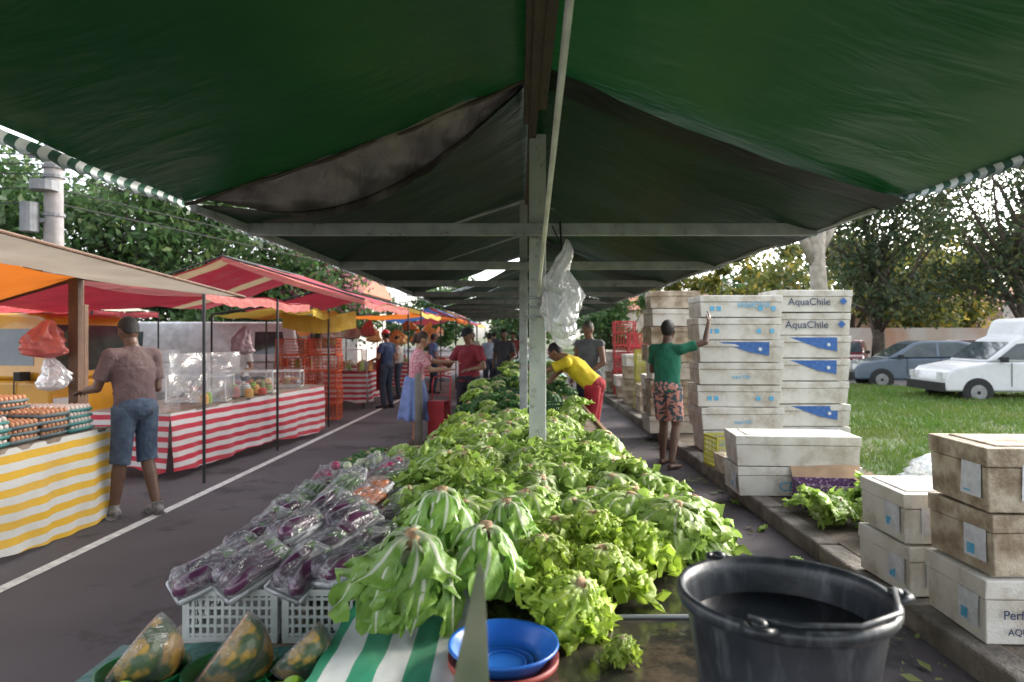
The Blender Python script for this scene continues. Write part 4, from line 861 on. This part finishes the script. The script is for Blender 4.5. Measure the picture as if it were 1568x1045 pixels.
# ------------------------------------------------------------------ people
def remesh(b,name,mats,vox,parent,smooth_it=3):
    tmp=b.obj('tmp_'+name,mats,smooth=True)
    md=tmp.modifiers.new('r','REMESH'); md.mode='VOXEL'; md.voxel_size=vox; md.use_smooth_shade=True
    if smooth_it:
        ms=tmp.modifiers.new('s','SMOOTH'); ms.iterations=smooth_it; ms.factor=.5
    dg=bpy.context.evaluated_depsgraph_get(); me=bpy.data.meshes.new_from_object(tmp.evaluated_get(dg)); me.name=name
    me.materials.clear(); me.materials.append(mats[0]); me.polygons.foreach_set('use_smooth',[True]*len(me.polygons))
    bpy.data.objects.remove(tmp); o=bpy.data.objects.new(name,me); S.collection.objects.link(o); o.parent=parent; return o
def person(name,loc,rz,H=1.72,skin=M_skinM,shirt=None,sleeve=.6,legs='shorts',legmat=None,hair=M_hair,hairstyle='short',lean=0,leanx=0,arms={},knees={},feet={},cap=None,shoes=None,headyaw=0,nod=0,build=1.0,female=False,vox=.009,apron=None,sway=0):
    e=empty(name,loc,rz); s=H/1.72
    V=Vector
    pel=V((sway,0,.95))
    def up(p):
        q=V(p)-V((0,0,.95)); q=Matrix.Rotation(leanx,3,'Y')@(Matrix.Rotation(-lean,3,'X')@q); return q+pel
    sw=.175*build*(.9 if female else 1)
    J=dict(waist=up((0,0,1.08)),chest=up((0,0,1.27)),nb=up((0,-.01,1.45)),head=up((0,.02,1.60)))
    J['sL']=up((-sw,0,1.39)); J['sR']=up((sw,0,1.39))
    J['eL']=V(arms.get('eL',up((-sw-.06,-.02,1.11)))); J['wL']=V(arms.get('wL',up((-sw-.06,.08,.88)))); J['eR']=V(arms.get('eR',up((sw+.06,-.02,1.11)))); J['wR']=V(arms.get('wR',up((sw+.06,.08,.88))))
    for q in 'LR':
        for a,b_,l in (('s','e',.29),('e','w',.25)):
            d=J[b_+q]-J[a+q]; J[b_+q]=J[a+q]+d.normalized()*l
    J['hL']=pel+V((-.09,0,-.03)); J['hR']=pel+V((.09,0,-.03))
    J['kL']=V(knees.get('L',(-.11,.03,.50))); J['kR']=V(knees.get('R',(.11,.03,.50))); J['aL']=V(feet.get('L',(-.12,-.02,.09))); J['aR']=V(feet.get('R',(.12,-.02,.09)))
    for k in J: J[k]=J[k]*s
    B=build*s
    b=MB()
    up3=(J['nb']-J['chest']).normalized(); rotm=Matrix.Rotation(leanx,4,'Y')@Matrix.Rotation(-lean,4,'X')
    b.ell(J['chest'],(.150*B,.105*B,.19*s),M=rotm); b.ell(J['waist'],(.130*B,.10*B,.15*s),M=rotm); b.ell(pel*s,(.150*B,.115*B,.13*s))
    b.cap(J['sL'],J['sR'],.056*B,.056*B); b.cap(J['nb']-up3*.04,J['head']-up3*.04,.060*s,.054*s)
    b.cap(J['sL']*.6+J['sR']*.4-up3*-.0,J['nb']+up3*.01,.05*B,.055*B); b.cap(J['sR']*.6+J['sL']*.4,J['nb']+up3*.01,.05*B,.055*B)
    hm=Matrix.Rotation(headyaw,4,'Z')@rotm@Matrix.Rotation(-nod,4,'X'); hc=J['head']+hm.to_3x3()@V((0,.015,.02*s))
    def hp(x,y,z): return hc+hm.to_3x3()@V((x*s,y*s,z*s))
    b.ell(hc,(.076*s,.094*s,.104*s),M=hm,seg=20,rings=14); b.ell(hp(0,.028,-.055),(.054*s,.060*s,.064*s),M=hm); b.ell(hp(0,.055,-.098),(.024*s,.022*s,.02*s),M=hm)
    b.tube([hp(0,.086,.012),hp(0,.112,-.03),hp(0,.088,-.042)],[.008*s,.016*s,.012*s],seg=8)
    for q in (-1,1): b.ell(hp(q*.078,-.005,-.01),(.011*s,.022*s,.034*s),M=hm)
    b.ell(hp(0,.087,.032),(.045*s,.012*s,.010*s),M=hm)
    for q,sg in (('L',-1),('R',1)):
        b.cap(J['s'+q],J['e'+q],.050*B,.038*B); b.cap(J['e'+q],J['w'+q],.040*B,.026*B)
        b.cap(J['h'+q],J['k'+q],.088*B,.055*B); b.cap(J['k'+q],J['k'+q].lerp(J['a'+q],.35),.053*B,.055*B); b.cap(J['k'+q].lerp(J['a'+q],.3),J['a'+q],.055*B,.035*B)
        a=J['a'+q]; b.cap(a+V((0,-.03,-.05))*s,a+V((sg*.02,.12,-.06))*s,.034*s,.030*s); b.ell(a+V((sg*.02,.14,-.062))*s,(.045*s,.06*s,.024*s))
        d=(J['w'+q]-J['e'+q]).normalized(); side=d.cross(V((0,0,1)))
        if side.length<.3: side=V((0,1,0))
        side.normalize(); side=side*(-sg) if abs(d.z)>.75 else side
        if abs(d.z)>.75: side=V((0,1,0)); side=(side-d*side.dot(d)).normalized()
        nr=d.cross(side).normalized()
        if nr.z>0 and abs(d.z)<.75: nr=-nr
        if abs(d.z)>=.75 and nr.x*sg>0: nr=-nr
        Mh=Matrix((side,d,nr)).transposed().to_4x4(); wc=J['w'+q]
        b.ell(wc+d*.045*s,(.040*s,.052*s,.018*s),M=Mh)
        for fi,(ox,ln) in enumerate(((-.031,.065),(-.0105,.078),(.0105,.073),(.031,.058))):
            f0=wc+(d*.075+side*ox)*s; sp=d+side*ox*5; f1=f0+(sp*ln*.5+nr*.008)*s; f2=f1+(sp*ln*.45+nr*.026)*s
            b.tube([f0,f1,f2],[.0095*s,.0088*s,.0065*s],seg=7)
        t0=wc+(d*.02-side*.028)*s; b.tube([t0,t0+(d*.032-side*.028+nr*.01)*s,t0+(d*.062-side*.034+nr*.02)*s],[.013*s,.011*s,.008*s],seg=7)
    remesh(b,'body',[skin],vox*.85,e,2)
    f=MB()
    for q in (-1,1): f.ell(hp(q*.030,.087,.012),(.013*s,.006*s,.008*s),0,M=hm,seg=8,rings=6); f.ell(hp(q*.030,.0925,.012),(.0055*s,.003*s,.0055*s),1,seg=8,rings=6); f.ell(hp(q*.031,.093,.034),(.018*s,.006*s,.0035*s),1,M=hm,seg=8,rings=6)
    f.ell(hp(0,.090,-.062),(.022*s,.008*s,.007*s),2,M=hm,seg=8,rings=6); f.obj('face',[M_eye,hair,M_lip],e,smooth=True)
    h=MB(); h.ell(hp(0,-.014,.022),(.083*s,.096*s,.102*s),M=hm,seg=20,rings=14)
    if hairstyle=='long': h.ell(hp(0,-.045,-.03),(.072*s,.06*s,.10*s),M=hm); h.ell(hp(0,-.10,-.02),(.038*s,.038*s,.04*s))
    elif hairstyle=='bun': h.ell(hp(0,-.035,-.02),(.072*s,.06*s,.07*s),M=hm); h.ell(hp(0,-.115,.02),(.042*s,.04*s,.042*s)); h.tube([hp(0,-.12,.0),hp(0,-.13,-.08),hp(0,-.12,-.14)],[.03*s,.028*s,.01*s])
    else: h.ell(hp(0,-.04,-.02),(.070*s,.052*s,.06*s),M=hm)
    remesh(h,'hair',[hair],.009,e,2)
    if cap:
        c=MB(); c.grid(lambda u,v:hp(.090*math.cos(u*6.2832)*math.cos(v*1.5),-.006+.105*math.sin(u*6.2832)*math.cos(v*1.5),.038+.090*math.sin(v*1.5)),24,8)
        c.grid(lambda u,v:hp((.072-.01*v)*math.sin((u-.5)*2.6)*1.0,.082+.075*v*math.cos((u-.5)*2.6),.040-.018*v),12,4); c.obj('cap',cap,e,smooth=True,solid=.004)
    c=MB(); o_=.013
    if legs=='skirt':
        def fs(u,v):
            a=u*6.2832; r_=(.155+.13*v**.8)*B*(1+.07*math.sin(a*9)*v+.04*math.sin(a*14+1)*v)
            return (pel.x*s+r_*math.cos(a)*1.02,r_*.85*math.sin(a)-.02,(1.05-(1.05-.42)*v+.012*math.sin(a*5))*s)
        c.grid(fs,96,14); c.obj('skirt',legmat,e,smooth=True,solid=.004)
    else:
        c.ell(pel*s+V((0,-.005,0)),(.160*B+o_,.125*B+o_,.13*s))
        end={'shorts':.86,'long':1.9,'knee':1.08}[legs]
        for q,sg in (('L',-1),('R',1)):
            hp_,k,a=J['h'+q],J['k'+q],J['a'+q]
            if end<=1: pe=hp_.lerp(k,end); c.tube([hp_+V((0,0,.03)),hp_.lerp(k,.4),pe],[.10*B,.098*B,.094*B],seg=18)
            elif end<1.5: pe=k.lerp(a,end-1); c.tube([hp_+V((0,0,.03)),hp_.lerp(k,.5),k,pe],[.100*B,.086*B,.080*B,.083*B],seg=18)
            else: c.tube([hp_+V((0,0,.03)),hp_.lerp(k,.5),k,k.lerp(a,.5),k.lerp(a,.96)],[.105*B,.09*B,.07*B,.068*B,.06*B],seg=18)
        wr=random.random()*50; c.v=[tuple(V(p)+V((.014,.014,.004))*noise.noise(V((p[0]*9,p[1]*9+wr,p[2]*14)))) for p in c.v]
        remesh(c,'lower_garment',[legmat],vox,e,3)
    if shirt:
        c=MB(); c.ell(J['chest']+V((0,0,0)),(.158*B+o_,.112*B+o_,.195*s),M=rotm,seg=20)
        wl=up((0,0,1.10))*s; hl=up((0,0,.90))*s if lean<.5 else up((0,0,.96))*s
        pts=[J['chest'],J['chest'].lerp(wl,.5),wl,wl.lerp(hl,.5),hl]; rr=[.160*B+o_,.154*B+o_,.146*B+o_,.150*B+o_,(.160*B+o_)]
        vs=[];n=36; wr=random.random()*50
        for pi,(p_,r_) in enumerate(zip(pts,rr)):
            for k in range(n):
                a=6.2832*k/n; rw=r_*(1+.06*noise.noise(V((math.cos(a)*2.5,math.sin(a)*2.5+wr,pi*1.1)))+.025*math.sin(a*7+pi)); vs.append(p_+rotm.to_3x3()@V((rw*math.cos(a),rw*.74*math.sin(a),.008*math.sin(a*3+wr) if pi==4 else 0)))
        fs_=[(i*n+k,i*n+(k+1)%n,(i+1)*n+(k+1)%n,(i+1)*n+k) for i in range(4) for k in range(n)]+[tuple(range(n-1,-1,-1)),tuple(4*n+k for k in range(n))]
        c.add(vs,fs_)
        c.cap(J['sL'],J['sR'],.060*B+.006,.060*B+.006); c.tube([J['nb']-up3*.05,J['nb']+up3*.0],[.09*s,.064*s],seg=16)
        for q_,r_ in (('sL','sR'),('sR','sL')): c.cap(J[q_]*.75+J[r_]*.25,J['nb']-up3*.012,.054*B+.006,.056*B+.004)
        for q in 'LR':
            if sleeve>0:
                se=J['s'+q].lerp(J['e'+q],sleeve); c.ell(J['s'+q],.058*B+.006); c.tube([J['s'+q],J['s'+q].lerp(se,.5),se],[.060*B+.004,.056*B+.004,.060*B+.006],seg=16)
        remesh(c,'shirt',[shirt],vox,e,3)
    if apron:
        c=MB(); c.grid(lambda u,v:((u-.5)*.36*s,(.145+.02*math.cos((u-.5)*3))*B,(1.35-.95*v)*s),8,12); c.obj('apron',apron,e,smooth=True,solid=.005)
    if shoes:
        for q,sg in (('L',-1),('R',1)):
            c=MB(); a=J['a'+q]; c.ell(a+V((sg*.01,.03,-.045))*s,(.046*s,.075*s,.045*s)); c.ell(a+V((sg*.02,.13,-.058))*s,(.050*s,.075*s,.034*s)); c.ell(a+V((0,-.04,-.04))*s,(.040*s,.045*s,.05*s)); c.box(a+V((sg*.015,.06,-.08))*s,(.085*s,.25*s,.02*s))
            c.tube([a+V((0,-.01,-.02))*s,a+V((0,-.01,.03))*s],.045*s,seg=12)
            remesh(c,'shoe_'+q,[shoes],.008,e,2)
    return e
def cloth(n,c,c2=None,ns=6,lo=.35,hi=.65): return pm(n,c,.85,c2,ns=ns,bump=.9,bs=7,lo=lo,hi=hi,dist=.04)
person('man_at_egg_stall',(-3.40,6.05,0),R(55),1.77,M_skinD,cloth('tee_mauve',(.115,.070,.070),(.09,.055,.055)),.75,'knee',cloth('denim',(.03,.045,.08),(.055,.08,.12),12),M_hair,arms={'eL':(-.24,.12,1.16),'wL':(-.24,.37,1.08),'eR':(.20,.04,1.13),'wR':(.06,.26,1.08)},feet={'L':(-.14,.08,.09),'R':(.14,-.08,.09)},shoes=pm('trainers',(.22,.2,.19),.7,(.06,.06,.06),ns=20),headyaw=R(5),nod=R(22),build=1.04,vox=.008,lean=R(7))
person('woman_in_blue_skirt',(-1.5,9.9,0),R(-78),1.66,M_skinL,cloth('pink_blouse',(.55,.16,.22),(.62,.45,.45),45,.5,.56),.75,'skirt',cloth('blue_skirt',(.20,.28,.56)),M_hairB,'bun',arms={'eL':(-.2,.27,1.28),'wL':(-.16,.55,1.26),'eR':(.2,.18,1.2),'wR':(.16,.42,1.16)},female=True,shoes=pm('sandals',(.15,.1,.08),.7),vox=.009,lean=R(6),nod=R(8))
person('man_in_maroon_shirt',(-.78,10.6,0),R(150),1.72,M_skinM,cloth('maroon_shirt',(.25,.025,.04)),.7,'long',cloth('dark_trousers',(.03,.03,.04)),M_hairG,cap=cloth('dark_cap',(.02,.02,.03)),arms={'eL':(-.3,.05,1.14),'wL':(-.2,.25,1.1),'eR':(.3,.1,1.15),'wR':(.25,.34,1.2)},shoes=M_black,nod=R(15),build=1.1)
person('man_in_yellow_shirt',(.98,8.9,0),R(72),1.74,M_skinM,cloth('yellow_shirt',(.70,.55,.02),(.62,.45,.02)),.6,'long',cloth('red_trousers',(.4,.02,.03)),M_hair,lean=R(48),arms={'eL':(-.22,.62,1.12),'wL':(-.15,.9,1.18),'eR':(.2,.6,1.05),'wR':(.15,.75,.86)},shoes=M_black,nod=R(-15),build=1.08)
person('man_in_grey_vest',(1.12,10.9,0),R(140),1.82,M_skinM,cloth('grey_vest',(.16,.17,.18)),0,'long',cloth('navy_trousers',(.03,.04,.08)),M_hairG,arms={'eL':(-.28,.05,1.14),'wL':(-.2,.25,1.0)},shoes=M_black,build=1.12,nod=R(12))
person('man_in_green_shirt',(1.80,8.30,0),R(-38),1.78,M_skinD,cloth('green_shirt',(.012,.14,.08),(.008,.10,.06)),.62,'shorts',cloth('floral_shorts',(.50,.22,.17),(.04,.07,.08),22,.46,.52),M_hair,arms={'eR':(.36,.12,1.46),'wR':(.40,.26,1.70),'eL':(-.24,.10,1.16),'wL':(-.10,.28,1.2)},feet={'L':(-.13,.14,.09),'R':(.10,-.10,.09)},knees={'L':(-.11,.14,.5),'R':(.10,.03,.5)},shoes=None,build=.98,vox=.008)
far=[('vendor_in_red_apron',(-2.95,15.2,0),60,M_skinM,(.03,.05,.12),(.4,.02,.03),1.72),('vendor_behind_stall',(-4.75,11.6,0),165,M_skinM,(.6,.6,.6),None,1.62),('shopper',(-.35,15.8,0),170,M_skinD,(.05,.05,.06),None,1.75),('shopper',(-.8,18.5,0),20,M_skinL,(.35,.4,.5),None,1.68),('shopper',(-1.5,22,0),185,M_skinM,(.5,.45,.4),None,1.7),('shopper',(-2.4,19,0),-60,M_skinM,(.12,.2,.4),None,1.66),('shopper',(-.2,24,0),170,M_skinM,(.3,.05,.05),None,1.72),('shopper',(-3.1,17.5,0),100,M_skinL,(.6,.55,.5),None,1.6),('shopper',(-1.0,27,0),0,M_skinM,(.1,.1,.15),None,1.75)]
for i,(n_,l,a,sk,c,ap,H) in enumerate(far):
    person(n_,l,R(a),H,sk,cloth('far_shirt%d'%i,c),.6,'long',cloth('far_trousers%d'%i,(.04,.05,.08)),M_hair,shoes=M_black,vox=.013,arms={'wL':(-.2,.3,1.05),'eL':(-.26,.02,1.13)},apron=cloth('apron%d'%i,ap) if ap else None,cap=M_crr if i==0 else (M_label if i==1 else None))
print('objects',len(S.objects))
